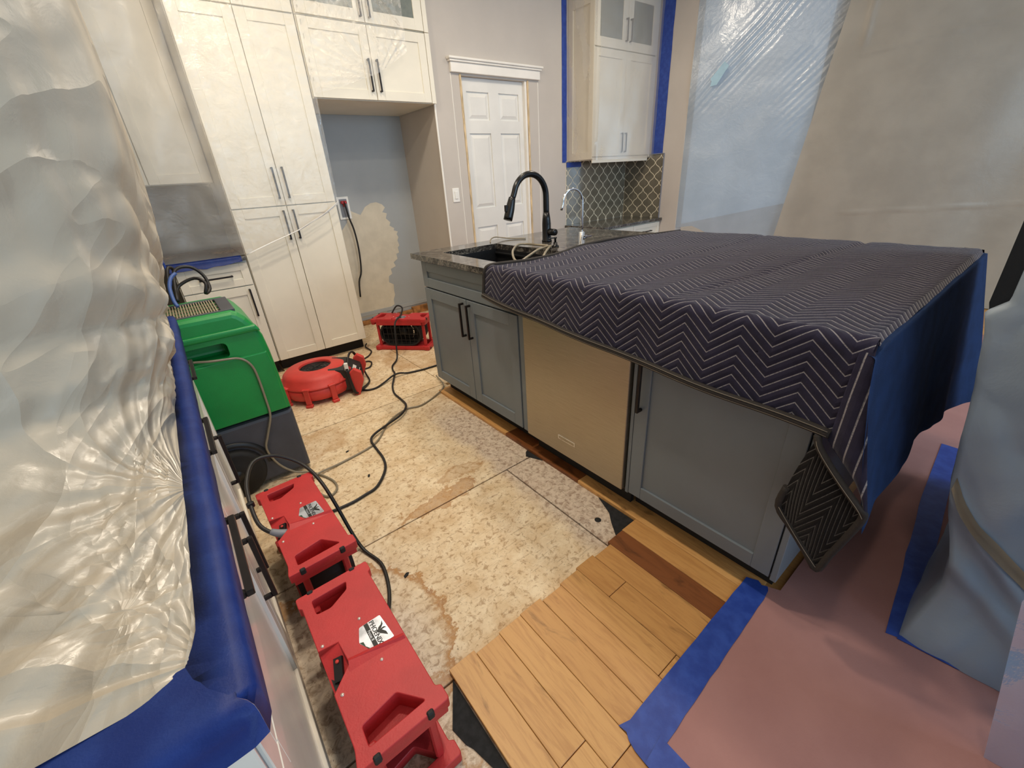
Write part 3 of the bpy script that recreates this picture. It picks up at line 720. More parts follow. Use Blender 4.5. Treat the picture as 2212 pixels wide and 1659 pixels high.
# blue tape wrapped over the counter edge (front run and near end)
def wavy(k, seed, amp): return amp*fbm(Vector((k*7.0, seed, 0)))
RCN = .016
def edge_path(q):
    """q<0: along the front edge (metres from the corner), q>0 along the near end; the corner arc lies around 0"""
    hl = RCN*PI/4
    cxp, cyp = -.068-RCN, .342+RCN-.0385+.0
    cyp = .300+RCN
    if q < -hl: return Vector((-.0615, cyp-(q+hl))), Vector((1, 0))
    if q > hl: return Vector((-.0615-RCN-(q-hl), .300)), Vector((0, -1))
    a = -(q+hl)/RCN
    return Vector((-.0615-RCN+RCN*math.cos(a), cyp+RCN*math.sin(a))), Vector((math.cos(a), math.sin(a)))
def counter_tape(q0, q1, n, seed, width):
    b = B(); vs = []
    for i in range(n+1):
        q = q0+(q1-q0)*i/n; p, nn = edge_path(q); w_ = width(q)+.006*fbm(Vector((q*5, seed, 0)))
        bl = .0015*fbm(Vector((q*9, seed, 5)))
        row = []
        for (off, z) in ((-w_, .9185), (-.014, .9195), (-.005+bl, .9175), (-.0008+bl, .911), (bl, .900), (-.001+bl, .868+.006*fbm(Vector((q*6, seed, 9))))):
            row.append(b.bm.verts.new((p.x+nn.x*off, p.y+nn.y*off, z)))
        vs.append(row)
    for i in range(n):
        for j in range(5): f_ = b.bm.faces.new((vs[i][j], vs[i+1][j], vs[i+1][j+1], vs[i][j+1])); f_.smooth = True
    b.solid(.0012); return b
solo('tape_strip', counter_tape(-1.64, .0, 90, 2.1, lambda q: .036+.028*sstep(-.12, -.013, q) if q < -RCN*PI/4+.0005 else .0165), 'tape', 'long blue tape strip along the front edge of left counter', 'tape')
solo('tape_strip', counter_tape(.0003, .70, 50, 5.3, lambda q: .073 if q > RCN*PI/4+.0005 else .0165), 'tape', 'wide blue tape strip folded over the near end of left counter', 'tape')
b = B()
def back_tape(i, j):
    x = -.06+.435*i
    prof = [(3.60, .9175), (3.552, .918), (3.539, .914), (3.536, .905), (3.537+wavy(i, 4, .002), .868+wavy(i, 8, .008)+.012*sstep(.6, 1, i))]
    y, z = prof[j]; return (x, y, z)
vs = [[b.bm.verts.new(back_tape(i/20, j)) for j in range(5)] for i in range(21)]
for i in range(20):
    for j in range(4): q = b.bm.faces.new((vs[i][j], vs[i+1][j], vs[i+1][j+1], vs[i][j+1])); q.smooth = True
b.solid(.0015)
solo('tape_strip', b, 'tape', 'blue tape strip along the counter edge above white drawer', 'tape')
solo('tape_strip', B().box(-.062, -.05, 3.535, 3.545, .72, 1.02, .002), 'tape', 'short upright blue tape scrap at the back counter corner', 'tape')

# ------------------------------------------------------------------ plastic sheeting
def ridge(a, k, seed):
    v = noise.noise(Vector((a*k, seed, .3)))
    return 1-abs(v)*2
def sheetA(i, j):
    y = .360+3.06*i**1.5
    z = .9165+2.02*(j**1.9)
    h = z-.9165
    k = sstep(.30, 1.05, y)
    s1 = 1-math.exp(-h/.22)
    x = -.094+.116*s1*k-(1-k)*(.62*(1-math.exp(-h/(.022+.09*sstep(.40, .85, y)))))-.05*sstep(1.9, 2.9, z)*k
    # long soft folds falling from upper left to the taped edge
    d = 0
    for (ya, za, amp, fr, sd, fo) in ((.72, .92, .030, 3.6, 1.3, .6), (1.25, .92, .016, 4.2, 4.2, .6), (1.95, .93, .030, 8.5, 9.1, 1.6), (1.0, 1.5, .006, 3.2, 3.3, .8)):
        dy, dz = (y-ya)*.6, (z-za); rr = math.hypot(dy, dz); an = math.atan2(dz, dy)
        d += amp*ridge(an, fr, sd)*min(1, rr/.3)*math.exp(-rr/fo)
    d += .020*fbm(Vector((y*1.1, z*1.3, 2.2)), 2)
    d += .008*math.sin((y*1.6-z*2.6)*3.2+1.3*fbm(Vector((y, z, 4)), 2))*sstep(1.0, 1.6, z)
    d *= min(1, h/.12)*(1-.78*sstep(1.10, 1.55, z))
    # tight creases over the flat margin, radiating from the tape
    c = 0
    for (xa, ya, amp, fr, sd) in ((-.10, .70, .019, 4.6, 1.9), (-.10, .385, .015, 4.0, 6.1), (-.165, .47, .014, 3.6, 8.8), (-.10, 1.05, .016, 4.4, 3.6)):
        dx, dy = x-xa, (y-ya)*.6; rr = math.hypot(dx, dy); an = math.atan2(dy, -dx)
        c += amp*ridge(an, fr, sd)*min(1, rr/.05)*math.exp(-rr/.16)
    c += .003*fbm(Vector((x*26, y*14, 3)), 3)
    e = min(1, (y-.360)/.03)*min(1, h/.004)
    return (x-abs(d)*.9*k-(1-k)*d*.4-.5*c*e*k, y, z+d*.35*(1-k)+(c*1.3+.004)*e*(1-.6*k))
solo('plastic_sheet', B().grid(sheetA, 220, 180), 'sheet_left', 'large hazy wrinkled plastic sheet hung over left counter and upper cabinets', 'plastic sheet')
def sheetB(i, j):
    x = -.13+.54*i; z = .922+2.03*j
    d = .016*math.sin((x*9-z*3.2)*2+2*fbm(Vector((x*2, z*2, 1))))+.02*fbm(Vector((x*3, z*2.2, 3)))
    return (x, 3.50+d*min(1, j*12)+.04*(1-sstep(0, .04, j)), z)
solo('plastic_sheet', B().grid(sheetB, 60, 110), 'sheet_corner', 'cloudy plastic sheet over the back corner counter left of pantry', 'plastic sheet')
LOW = [(.41, .925), (.6, .985), (.8, 1.045), (1.0, 1.13), (1.113, 1.20), (1.119, 1.885), (1.3, 1.93), (1.6, 2.03), (1.9, 2.2)]
def sheetC(i, j):
    x = .412+1.45*i; zl = lerp_pts(LOW, x); z = zl+(2.95-zl)*j
    d = 0
    for (xa, za, amp, fr, sd) in ((.62, 2.6, .012, 7, 2.2), (1.55, 2.62, .012, 8, 5.1), (1.6, 2.0, .010, 9, 8.4), (.5, .95, .010, 9, 1.1)):
        dx, dz = x-xa, z-za; rr = math.hypot(dx, dz); an = math.atan2(dz, dx)
        d += amp*ridge(an, fr, sd)*min(1, rr/.12)*math.exp(-rr/.4)
    d += .008*fbm(Vector((x*3, z*2, 5)))
    return (x, 3.518-d-.004, z)
sc_ = solo('plastic_sheet', B().grid(sheetC, 120, 120), 'sheet_clear', 'thin clear plastic sheet taped across pantry and over-fridge doors', 'plastic sheet')
for k in range(3):
    b = B(); b.tube([(x, 3.512-.004*k, lerp_pts(LOW, x)+.012*k*(x-.3)-.004*k+.004*fbm(Vector((x*6, k*3, 0)))) for x in [.41+.07*q for q in range(11)]], .0028-.0005*k, 6, 2)
    obj('gathered_hem', b, 'film_hem', sc_)

# cabinet wrap film and its tape
b = B()
def wrapf(i, j):
    z = 1.40+1.42*j; L = [(3.645, 3.612), (3.660, 3.30), (3.668, 3.24), (4.655, 3.24)]
    s_ = i*3; k = min(2, int(s_)); q = s_-k; x = L[k][0]+(L[k+1][0]-L[k][0])*q; y = L[k][1]+(L[k+1][1]-L[k][1])*q
    d = .010*fbm(Vector((x*4, z*3, y*4)))+.008*math.sin((x*2+y*3-z*.6)*9)*.5
    if k == 2: return (x, min(3.246, 3.236+d), z)
    return (min(x+d*.8, 3.667), y, z)
film_o = solo('plastic_film', B().grid(wrapf, 60, 60), 'film_cab', 'clear film wrapped around the tall corner wall cabinet', 'plastic sheet')
def vtape(name, label, x0, x1, y0, y1, z0, z1, axis, seed):
    n = 26; zz = [z0+(z1-z0)*k/n for k in range(n+1)]
    u0, u1 = (x0, x1) if axis == 'x' else (y0, y1)
    pts = [(u0+.004*fbm(Vector((z*5, seed, 0))), z) for z in zz]+[(u1+.004*fbm(Vector((z*5, seed, 4))), z) for z in reversed(zz)]
    pl_ = y0 if axis == 'x' else x0
    return solo(name, B().prism(pts, 'y' if axis == 'x' else 'x', pl_-.0015, pl_), 'tape', label, 'tape')
vtape('tape_strip', 'upright blue tape strip on wall left of corner cabinet', 3.585, 3.652, 3.6185, 3.6185, 1.40, 2.95, 'x', 1.0)
vtape('tape_strip', 'upright blue tape strip on side wall right of corner cabinet', 4.6575, 4.6575, 3.115, 3.262, 1.425, 2.95, 'y', 2.0)
solo('tape_strip', B().box(3.64, 3.86, 3.60, 3.6115, 1.352, 1.400, .001), 'tape', 'short dark blue tape strip beneath the corner cabinet', 'tape')

# barrier between kitchen and the daylit room
def bar(i, j):
    y = 2.858-4.9*i; top = 2.99
    zb = lerp_pts([(0, .66), (.035, .68), (.07, .60), (.115, .56), (.16, .3), (.24, .02), (1, .012)], i)
    z = zb+(top-zb)*j
    d = .02*fbm(Vector((y*1.2, z*1.1, 3)))
    a = y+z*.91                       # diagonal tension folds falling to the left
    env = (math.exp(-((a-4.42)/.17)**2)+.35*math.exp(-((a-3.75)/.3)**2))*sstep(1.55, 2.25, z)
    d += .020*math.sin(a*88+2*fbm(Vector((y*2, z, 0))))*env*.6
    env2 = math.exp(-((y-1.95)/.12)**2)*sstep(1.35, 1.6, z)*(1-sstep(2.1, 2.3, z))
    d += .008*math.sin(a*95)*env2
    d += .010*math.exp(-((z-2.10-.08*(1.7-y))/.012)**2)*sstep(1.75, 1.55, y)*sstep(-.2, .4, y)      # pressed creases
    d += .010*math.exp(-((z-.80-.05*(1.6-y))/.010)**2)*sstep(1.6, 1.4, y)
    d += .012*math.exp(-((y-1.58)/.03)**2)*sstep(2.1, 2.4, z)
    return (barx(y)-.01-d, y-d*.3, z)
solo('plastic_sheet', B().grid(bar, 260, 150), 'sheet_blue', 'tall daylit plastic barrier sheet hanging behind the island', 'plastic sheet')
def bar2(i, j):
    z = .012+2.978*j; y = (1.955-.105*z)-4.0*i
    d = .014*fbm(Vector((y*1.1, z*1.0, 8)))
    d += .009*math.exp(-((z-2.04-.10*(1.6-y))/.010)**2)*sstep(1.62, 1.5, y)*sstep(.3, .7, y)
    d += .009*math.exp(-((z-.80-.05*(1.6-y))/.008)**2)*sstep(1.5, 1.3, y)*sstep(-.2, .3, y)
    d += .016*math.exp(-((y-1.55)/.022)**2)*sstep(2.02, 2.2, z)
    d += .03*math.sin(y*7+z*1.5)*sstep(.9, .3, y)
    return (barx(y)-.075-d*.8, y-d*.3, z)
solo('plastic_sheet', B().grid(bar2, 230, 160), 'sheet_beige', 'beige clouded plastic sheet overlapping the barrier behind the blanket', 'plastic sheet')
M['sky_tape'] = mat('pale_blue_tape', (176, 212, 232), .4)
solo('film_patch', B().prism([(2.50, 2.12), (2.60, 1.985), (2.665, 1.98), (2.655, 2.02), (2.67, 2.045), (2.60, 2.11), (2.55, 2.16)], 'x', barx(2.6)-.062, barx(2.6)-.060), 'sky_tape', 'small pale torn tape patch stuck on the daylit barrier', 'tape')

# shrouded appliance at the right edge
t = thing('shrouded_appliance', 'tall black appliance shrouded in pale plastic at the right edge', 'appliance', (1.8, -.4, .02))
obj('body', B().prism([(.070, 1.262), (.064, .975), (.0, .76), (-.045, .50), (-.13, .25), (-.13, .03), (-.9, .03), (-.9, 1.262)], 'x', 1.44, 2.25), 'matte_black', t)
SIL = [(0, -.052), (.06, -.060), (.2, -.082), (.30, -.072), (.40, -.036), (.506, -.010), (.64, .013), (.767, .026), (.90, .048), (.955, .066), (.985, .036), (1.3, .042)]
def shroud(i, j):
    z = .022+1.245*j; yl = lerp_pts(SIL, z)
    if i < .25:
        q = i/.25; x = 2.3-(2.3-1.425)*q; y = yl+.005*q
        d = .006*fbm(Vector((x*5, z*4, 1)))
        return (x, min(y+d-.006, y), z)
    q = (i-.25)/.75; y = yl-.80*q; flare = .09*(1-sstep(0, .26, z))
    x = 1.418-.012*math.sin(min(1, q*9)*PI/2)-flare*(1-.3*q)
    x -= .030*abs(fbm(Vector((y*3.5, z*2.2, 6))))+.018*math.exp(-((z-.47+1.1*(-.03-y))/.03)**2)
    x -= .02*math.exp(-((z-.30+.75*(-.07-y))/.035)**2)
    return (x, y, z)
obj('plastic_shroud', B().grid(shroud, 90, 110), 'sheet_wrap', t)
obj('plastic_top', B().grid(lambda i, j: (1.40+.92*i, .038-.85*j, 1.268+.012*abs(fbm(Vector((i*4, j*4, 2))))), 30, 30), 'sheet_wrap', t)
b = B()
T_ = [(-.020, .535), (-.05, .48), (-.09, .435), (-.14, .395), (-.20, .345), (-.32, .25)]
def tt(i, j):
    y = -.02-.30*i; z = lerp_pts(list(reversed(T_)), y)-.034*j
    v = shroud(.25+.75*max(0, (lerp_pts(SIL, z)-y))/.80, (z-.022)/1.245); return (v[0]-.006, y, z)
b.grid(tt, 24, 2); b.solid(.001)
M['gap_tan'] = mat('tan_gap_tone', (168, 150, 126), .3)
obj('brown_gap_band', b, 'gap_tan', t)  # tan band added for the brown gap showing between two drapes
# sheet nearest the lens on the right, daylight's blue put into its colour
def near(i, j):
    z = .022+1.15*j; y = -.266+.094*min(1, z/.49)-.9*i
    if z > .49: y -= .10*(z-.49)
    x = 1.105+.05*math.sin(i*14+z*2)*min(1, i*6)+.01*fbm(Vector((y*5, z*4, 2)))
    return (x, y, z)
M['sheet_near'] = film_mat('daylight_blue_poly_sheeting', (160, 206, 250), .95, .6, .3, .3, (6, .25))
solo('plastic_sheet', B().grid(near, 50, 50), 'sheet_near', 'bright bluish plastic sheet standing nearest at lower right corner', 'plastic sheet')

# ------------------------------------------------------------------ rosin paper and floor tape
b = B(); b.prism([(.545, .262), (1.203, .262), (1.222, .222), (2.52, .222), (2.52, 3.0), (4.60, 3.0), (4.60, -1.8), (.545, -1.8)], 'z', .0185, .0205)
solo('rosin_paper', b, 'paper', 'red rosin paper covering the floor right of the wood planks', 'floor paper')
def ftape(pts, label, z=.0212):
    return solo('tape_strip', B().prism(pts, 'z', z, z+.0012), 'tape', label, 'tape')
def ragged(a, b_, n, amp, seed):
    a, b_ = Vector(a), Vector(b_); d = b_-a; nn = Vector((-d.y, d.x)).normalized()
    return [tuple(a+d*(k/n)+nn*amp*fbm(Vector((k*.9, seed, 0)))) for k in range(n+1)]
ftape(ragged((1.19, .318), (.545, .312), 14, .003, 1)+[(.512, .322), (.516, .30), (.506, .285), (.50, .262), (.498, .226)]+ragged((.573, .222), (1.19, .245), 14, .003, 2)+[(1.205, .255), (1.196, .27), (1.206, .285), (1.198, .30)],
      'blue tape strip sealing paper to the wood planks below island')
ftape(ragged((.498, .232), (.498, -.9), 14, .003, 3)+ragged((.57, -.9), (.573, .24), 14, .003, 4), 'blue tape strip running off the bottom frame edge beside paper', .0226)
ftape(ragged((1.30, -.035), (2.1, .036), 10, .004, 5)+ragged((2.62, .062), (2.62, .0), 3, .004, 5)+ragged((2.1, -.038), (1.32, -.094), 10, .004, 6), 'blue tape strip along the long base of shrouded appliance')
ftape(ragged((1.302, -.06), (1.335, -.33), 8, .003, 7)+ragged((1.42, -.33), (1.40, -.092), 8, .003, 8), 'blue tape strip along the near base of shrouded appliance', .0226)
ftape(ragged((2.12, .175), (2.62, .245), 5, .004, 9)+ragged((2.62, .31), (2.05, .24), 5, .004, 10), 'blue tape scrap on paper under the far island end')

# ------------------------------------------------------------------ moving blanket over the island
ZT = .948
t = thing('moving_blanket', 'dark quilted moving blanket with zigzag stitching draped over the island', 'blanket', (1.7, .9, .926))
HEM = [(.14, .700), (.22, .706), (.467, .716), (.776, .732), (1.018, .752), (1.34, .772), (1.62, .808)]
YB = [(1.08, 1.60), (1.30, 1.52), (1.50, 1.53), (1.72, 1.60), (2.02, 1.605), (2.25, 1.52), (2.45, 1.46)]
XF, XB, YE = 1.092, 2.455, .178
RC = .03
def top_h(x, y):
    h = ZT+.004*fbm(Vector((x*6, y*6, 1)))+.003*math.sin(x*9+y*4)
    h -= .009*math.exp(-((y-(.659-.085*(x-1.22)))/.012)**2)*sstep(1.1, 1.35, x)
    h -= .005*math.exp(-((y-(1.02-.03*(x-1.22)))/.01)**2)*sstep(1.5, 1.7, x)
    return h
def front(i, j):
    """cross-section running from the front hem up and over to the far edge"""
    yb0 = 1.605
    y = YE+(yb0-YE)*i
    zb = lerp_pts(HEM, y); drop = ZT-RC-zb; W = XB-XF-RC; arc_ = RC*PI/2; L = drop+arc_+W+.25
    s_ = drop*j/.22 if j < .22 else (drop+arc_*(j-.22)/.12 if j < .34 else (drop+arc_+W*(j-.34)/.60 if j < .94 else drop+arc_+W+.25*(j-.94)/.06))
    fw = .006*math.sin(y*13+1)*min(1, max(0, (drop-s_)/.1))
    if s_ < drop: x, z = XF-.014*(1-s_/drop)-fw, zb+s_
    elif s_ < drop+arc_:
        a = (s_-drop)/RC; x, z = XF+RC-RC*math.cos(a), ZT-RC+RC*math.sin(a)
    elif s_ < drop+arc_+W:
        x = XF+RC+(s_-drop-arc_); z = ZT
    else: x, z = XB+.02, ZT-.01-(s_-drop-arc_-W)
    if x > XF+RC:
        # back (left) edge outline
        ye = lerp_pts(YB, x); y = YE+(ye-YE)*i
        z += top_h(x, y)-ZT if x < XB else 0
        if y < YE+.022: z -= .022-math.sqrt(max(0, .022**2-(YE+.022-y)**2))
    return Vector((x, y, z)), s_-drop-arc_*.5
b = B()
def fuv(i, j):
    p, s_ = front(i, j); return (p.y, s_)
b.grid(lambda i, j: front(i, j)[0], 120, 110, fuv)
b.solid(-.010)
obj('quilted_cover', b, 'blanket', t)
# right-hand end drop
ENDZ = [(1.09, .50), (1.3, .49), (1.5, .47), (1.8, .44), (2.2, .37), (2.455, .345)]
def endd(i, j):
    x = XF-.004-.032*sstep(.05, .35, j)*(1-i)+(XB-XF+.016)*i; zb = lerp_pts(ENDZ, x); Rr = .022
    yb = lerp_pts([(1.09, .088), (1.8, .100), (2.2, .074), (2.46, .018)], x)
    if j < .15: y, z = YE+.006-.014*(j/.15), ZT-.020-(Rr-.020)*(j/.15)-.012*sstep(.06, 0, i)
    else:
        q = (j-.15)/.85; z = ZT-Rr-(ZT-Rr-zb)*q; y = YE+.012-Rr*.9+(yb-(YE-.008))*q+.008*math.sin(x*11+1)*q+.012*fbm(Vector((x*3, z*3, 2)))*q
    if i < .05: z -= .0
    return (x, y, z)
b = B(); b.grid(endd, 60, 34); b.solid(.008)
obj('end_drop', b, 'blanket_end', t)
# far corner fold
b = B()
def ffold(i, j):
    z = ZT-.01-(.60)*j; x = XB+.016+.03*i+.02*j; y = YE+.005-(.165*j)*(1-i)+.06*i
    return (x, y, z)
b.grid(ffold, 6, 20); b.solid(.008); obj('corner_fold', b, 'fold_dark', t)
# near corner pleat: cone of cloth from the counter corner down to the folded tip
def pleat(i, j):
    z1 = .555; z = ZT-.006-(ZT-.006-z1)*j
    yr = .176-.094*j**1.2                       # outer silhouette
    hz = .704; k = sstep(hz+.02, z1, z)
    yl = (.20 if z > hz else .215-(.215-.10)*k**.8)
    y = yl+(yr-yl)*i; x = XF+.014*(1-min(1, j*12))-.016*min(1, j*3)-.022*math.sin(i*PI*.5)*j-.01*math.sin(i*PI)*j
    return (x, y, z)
b = B(); b.grid(pleat, 14, 30, lambda i, j: (.448-.079+.0*i, pleat(i, j)[1]*1.0 if True else 0)); b.solid(.007)
obj('corner_pleat', b, 'blanket', t)
# underside of the folded corner
Q = [Vector((1.076, .222, .690)), Vector((1.062, .256, .462)), Vector((1.055, .135, .335)), Vector((1.060, .085, .548))]
def flap(i, j):
    p = Q[0].lerp(Q[3], i).lerp(Q[1].lerp(Q[2], i), j)
    bow = math.sin(i*PI)*math.sin(j*PI); p = p+Vector((-.018*bow, 0, 0)); p.z -= .012*math.sin(i*PI)*(1-j); p.y += .006*math.sin(j*PI)*(1-i)
    return p
b = B(); b.grid(flap, 20, 24, lambda i, j: ((i-.62)*.42+.448, -.16*j+.03*i)); b.solid(-.006)
obj('folded_lining', b, 'blanket_under', t)
# hem binding with two stitch rows
def hem_pt(y, dz=0, dx=0):
    p = front((y-YE)/(1.605-YE), 0)[0]; return (p.x-.004+dx, y, p.z+dz)
hb = obj('hem_binding', B().tube([hem_pt(1.604-(1.604-.20)*k/40, .008) for k in range(41)], .0125, 8, 2), 'hem', t)
for dz in (.014, .001):
    obj('hem_stitching', B().tube([hem_pt(1.60-(1.60-.205)*k/40, dz+.003, -.0112) for k in range(41)], .0009, 4, 2), 'stitch', hb)
obj('hem_binding', B().tube([hem_pt(1.604, .004), (1.084, 1.607, .86), (1.092, 1.605, .92), (1.115, 1.59, .945), (1.20, 1.56, .947), (1.30, 1.525, .947), (1.50, 1.533, .947), (1.72, 1.60, .947), (2.02, 1.605, .947), (2.25, 1.52, .947), (2.44, 1.464, .947)], .009, 8, 4), 'hem', t)
h2 = obj('hem_binding', B().tube([Q[0]+Vector((-.004, 0, .012)), flap(.12, 0)+Vector((-.012, .002, .006)), flap(.5, 0)+Vector((-.012, 0, .01)), flap(.85, 0)+Vector((-.010, 0, .008)), Q[3]+Vector((-.004, .004, 0)), flap(1, .35), flap(1, .7), Q[2], flap(.7, 1), flap(.35, 1), Q[1], flap(0, .7)], .009, 8, 4), 'hem', t)
obj('hem_stitching', B().tube([Q[0]+Vector((-.012, 0, .012)), flap(.12, 0)+Vector((-.0215, .002, .006)), flap(.5, 0)+Vector((-.0215, 0, .01)), flap(.85, 0)+Vector((-.019, 0, .008)), Q[3]+Vector((-.014, .004, 0))], .0009, 4, 4), 'stitch', h2)
obj('hem_stitching', B().tube([flap(.97, .95)+Vector((-.012, 0, .0)), flap(.7, .955)+Vector((-.012, 0, 0)), flap(.35, .955)+Vector((-.012, 0, 0)), flap(.03, .95)+Vector((-.012, 0, 0))], .0009, 4, 4), 'stitch', h2)

# ------------------------------------------------------------------ red axial air movers
def rounded(pts, rr, n=3):
    out = []
    for i, p in enumerate(pts):
        p = Vector(p); a = Vector(pts[i-1]); c = Vector(pts[(i+1) % len(pts)])
        d1 = (a-p); d2 = (c-p); k = min(rr, d1.length*.45, d2.length*.45)
        s_ = p+d1.normalized()*k; e = p+d2.normalized()*k
        for q in range(n+1):
            tq = q/n; out.append(tuple(s_*(1-tq)**2+p*2*tq*(1-tq)+e*tq*tq))
    return out
def air_mover(loc, rotz, label, cord_=True):
    t = thing('air_mover', label, 'air mover', loc, rotz, 'red box fans drying the floor', local=True)
    Wd, Ln = .093, .238
    outer = [(-Wd, -Ln+.035), (-Wd-.0, -Ln+.035), (-Wd-.008, -Ln), (-Wd-.008, -Ln-.008), (.105, -Ln-.008), (.105, -Ln+.03), (Wd, -Ln+.035), (Wd, Ln-.035), (.102, Ln-.03), (.102, Ln+.008), (-Wd-.008, Ln+.008), (-Wd-.008, Ln-.03), (-Wd, Ln-.035), (-Wd, .052), (-.046, .045), (-.042, -.024), (-Wd, -.072)]
    outer_low = rounded(outer[1:-4], .008); outer = rounded(outer[1:-4], .008)+outer[-4:]
    near_h = rounded([(-.066, -.172), (.018, -.158), (.062, -.215), (-.068, -.218)], .006)
    far_h = rounded([(-.066, .160), (-.03, .156), (.022, .185), (.03, .212), (-.066, .212)], .006)
    pocket = [(-.0925, .052), (-.046, .045), (-.042, -.024), (-.0925, -.072)]
    pocket_in = [(-.089, .050), (-.046, .045), (-.042, -.024), (-.089, -.070)]
    top = curve_mesh([outer, near_h, far_h], .030, .0018); top.transform(Matrix.Translation((0, 0, .265)))
    pl = obj('top_plate', top, 'red', t)
    # side lip giving the plate its depth
    lip = B()
    for (y0, y1) in ((-.205, .205),):
        lip.box(Wd-.008, Wd, y0, y1, .225, .251, .002); lip.box(-Wd, -Wd+.006, y0, -.075, .225, .251, .001); lip.box(-Wd, -Wd+.006, .055, y1, .225, .251, .001)
    lip.box(-Wd, .098, -Ln-.006, -Ln+.022, .232, .251, .002); lip.box(-Wd, .098, Ln-.022, Ln+.006, .232, .251, .002)
    obj('plate_lip', lip, 'red', pl)
    for H in (near_h, far_h):
        wl = B(); n = len(H)
        r0 = [wl.bm.verts.new((p[0], p[1], .252)) for p in H]; r1 = [wl.bm.verts.new((p[0]*.98, p[1]*.985, .218)) for p in H]
        for k in range(n): wl.bm.faces.new((r0[k], r0[(k+1) % n], r1[(k+1) % n], r1[k]))
        obj('handle_well', wl, 'red', pl, recalc=False)
    obj('handle_well_floor', B().prism([(p[0]*.98, p[1]*.985) for p in near_h], 'z', .222, .228), 'red', pl)
    for (x, y) in ((.032, -.205), (-.052, -.208)): obj('screw', B().lathe([(0, .232), (.004, .2315), (.006, .228)], (x, y, 0), 8), 'screw', pl)
    lowm = curve_mesh([outer_low, near_h, far_h], .034, .002); lowm.transform(Matrix.Translation((0, 0, .020)))
    obj('bottom_plate', lowm, 'red', t)
    for (y, s_) in ((-.207, 1), (.207, 1)):
        obj('end_post', B().box(-.072, -.052, y-.012, y+.012, .036, .252, .004).box(.052, .072, y-.012, y+.012, .036, .252, .004), 'red', t)
    # stadium duct
    def stad(rx, rz, n=10):
        c = rx-rz; return [(c+rz*math.cos(a), rz*math.sin(a)) for a in [-PI/2+PI*k/n for k in range(n+1)]]+[(-c+rz*math.cos(a), rz*math.sin(a)) for a in [PI/2+PI*k/n for k in range(n+1)]]
    b = B(); oo = stad(.187, .105); ii = stad(.174, .092)
    rows = [[b.bm.verts.new((x, p[0], .145+p[1])) for p in L] for (L, x) in ((oo, -.088), (oo, .088), (ii, .088), (ii, -.088))]
    n = len(oo)
    for A_, B_ in zip(rows, rows[1:]+rows[:1]):
        for k in range(n): b.bm.faces.new((A_[k], A_[(k+1) % n], B_[(k+1) % n], B_[k]))
    du = obj('duct_shell', b, 'rubber', t)
    hub_ = [(.092*math.cos(2*PI*k/24), .092*math.sin(2*PI*k/24)) for k in range(24)]
    sp_ = curve_mesh([stad(.176, .094), hub_], .004); sp_.transform(Matrix.Translation((0, 0, .145)) @ Matrix(((0, 0, 1, 0), (1, 0, 0, 0), (0, 1, 0, 0), (0, 0, 0, 1))))
    obj('fan_shroud', sp_, 'rubber', t)
    obj('duct_shade_disc', B().lathe([(0, .018), (.094, .018), (.094, .024), (0, .024)], (0, 0, .145), 24, 'x'), 'rubber', t)  # dark disc added so the see-through duct looks shaded inside
    for x in (-.082, .082):
        g = B()
        for q in range(9): yy = -.157+.314*q/8; hz = .092*math.sqrt(max(.05, 1-(max(0, abs(yy)-.081)/.095)**2)); g.box(x-.002, x+.002, yy-.002, yy+.002, .145-hz, .145+hz)
        for zz in (.09, .145, .20): g.box(x-.002, x+.002, -.160, .160, zz-.002, zz+.002)
        obj('grille', g, 'fan_dark', t)
    mt = B(); mt.lathe([(0, -.05), (.045, -.045), (.05, -.03), (.05, .04), (0, .045)], (0, 0, .145), 16, 'x')
    for k in range(7):
        a = 2*PI*k/7
        vv = [mt.bm.verts.new(p) for p in ((-.014, .04*math.cos(a), .145+.04*math.sin(a)), (.014, .04*math.cos(a+.8), .145+.04*math.sin(a+.8)), (.016, .09*math.cos(a+.95), .145+.09*math.sin(a+.95)), (-.012, .09*math.cos(a+.05), .145+.09*math.sin(a+.05)))]
        mt.bm.faces.new(vv)
    obj('fan_blades', mt, 'black', t)
    # switch pocket, its panel, the raised chamfer line
    b = B(); P3 = [(-.0925, .052, .262), (-.046, .045, .278), (-.042, -.024, .262), (-.0925, -.072, .236)]
    b.bm.faces.new([b.bm.verts.new(p) for p in P3])
    lowp = [(p[0], p[1], .232) for p in P3]
    for k in range(4):
        a, c = P3[k], P3[(k+1) % 4]; b.bm.faces.new([b.bm.verts.new(p) for p in (a, c, (c[0], c[1], .25 if k != 3 else .232), (a[0], a[1], .25 if k != 3 else .232))])
    pk = obj('switch_pocket', b, 'red', t, recalc=False)
    sw = B(); 
    ctr = Vector((-.066, -.010, .2625)); ex = Vector((.25, .78, .30)).normalized(); nrm = Vector((-.45, -.25, .86)).normalized(); ey = nrm.cross(ex).normalized(); nrm = ex.cross(ey)
    if nrm.z < 0: nrm = -nrm
    for (a, c_, th) in ((.026, .011, .004),):
        vs_ = [ctr+ex*sx*a+ey*sy*c_+nrm*h for h in (-.004, th) for sx, sy in ((-1, -1), (1, -1), (1, 1), (-1, 1))]
        vv = [sw.bm.verts.new(p) for p in vs_]
        for q in ((0, 1, 2, 3), (4, 5, 6, 7), (0, 1, 5, 4), (1, 2, 6, 5), (2, 3, 7, 6), (3, 0, 4, 7)): sw.bm.faces.new([vv[k] for k in q])
    obj('switch_panel', sw, 'black', pk)
    ld = B(); c0 = ctr+ex*.016+nrm*.005; ld.lathe([(0, .004), (.004, .003), (.005, 0), (0, -.001)], tuple(c0), 10)
    obj('rocker_switch', ld, 'red_light', pk)
    # raised wedge that ends in a diagonal step from the pocket to the plate edge
    b = B(); b.prism([(-.044, -.022), (.086, -.052), (.086, .03), (-.044, .03)], 'z', .2785, .2788)
    v = B()
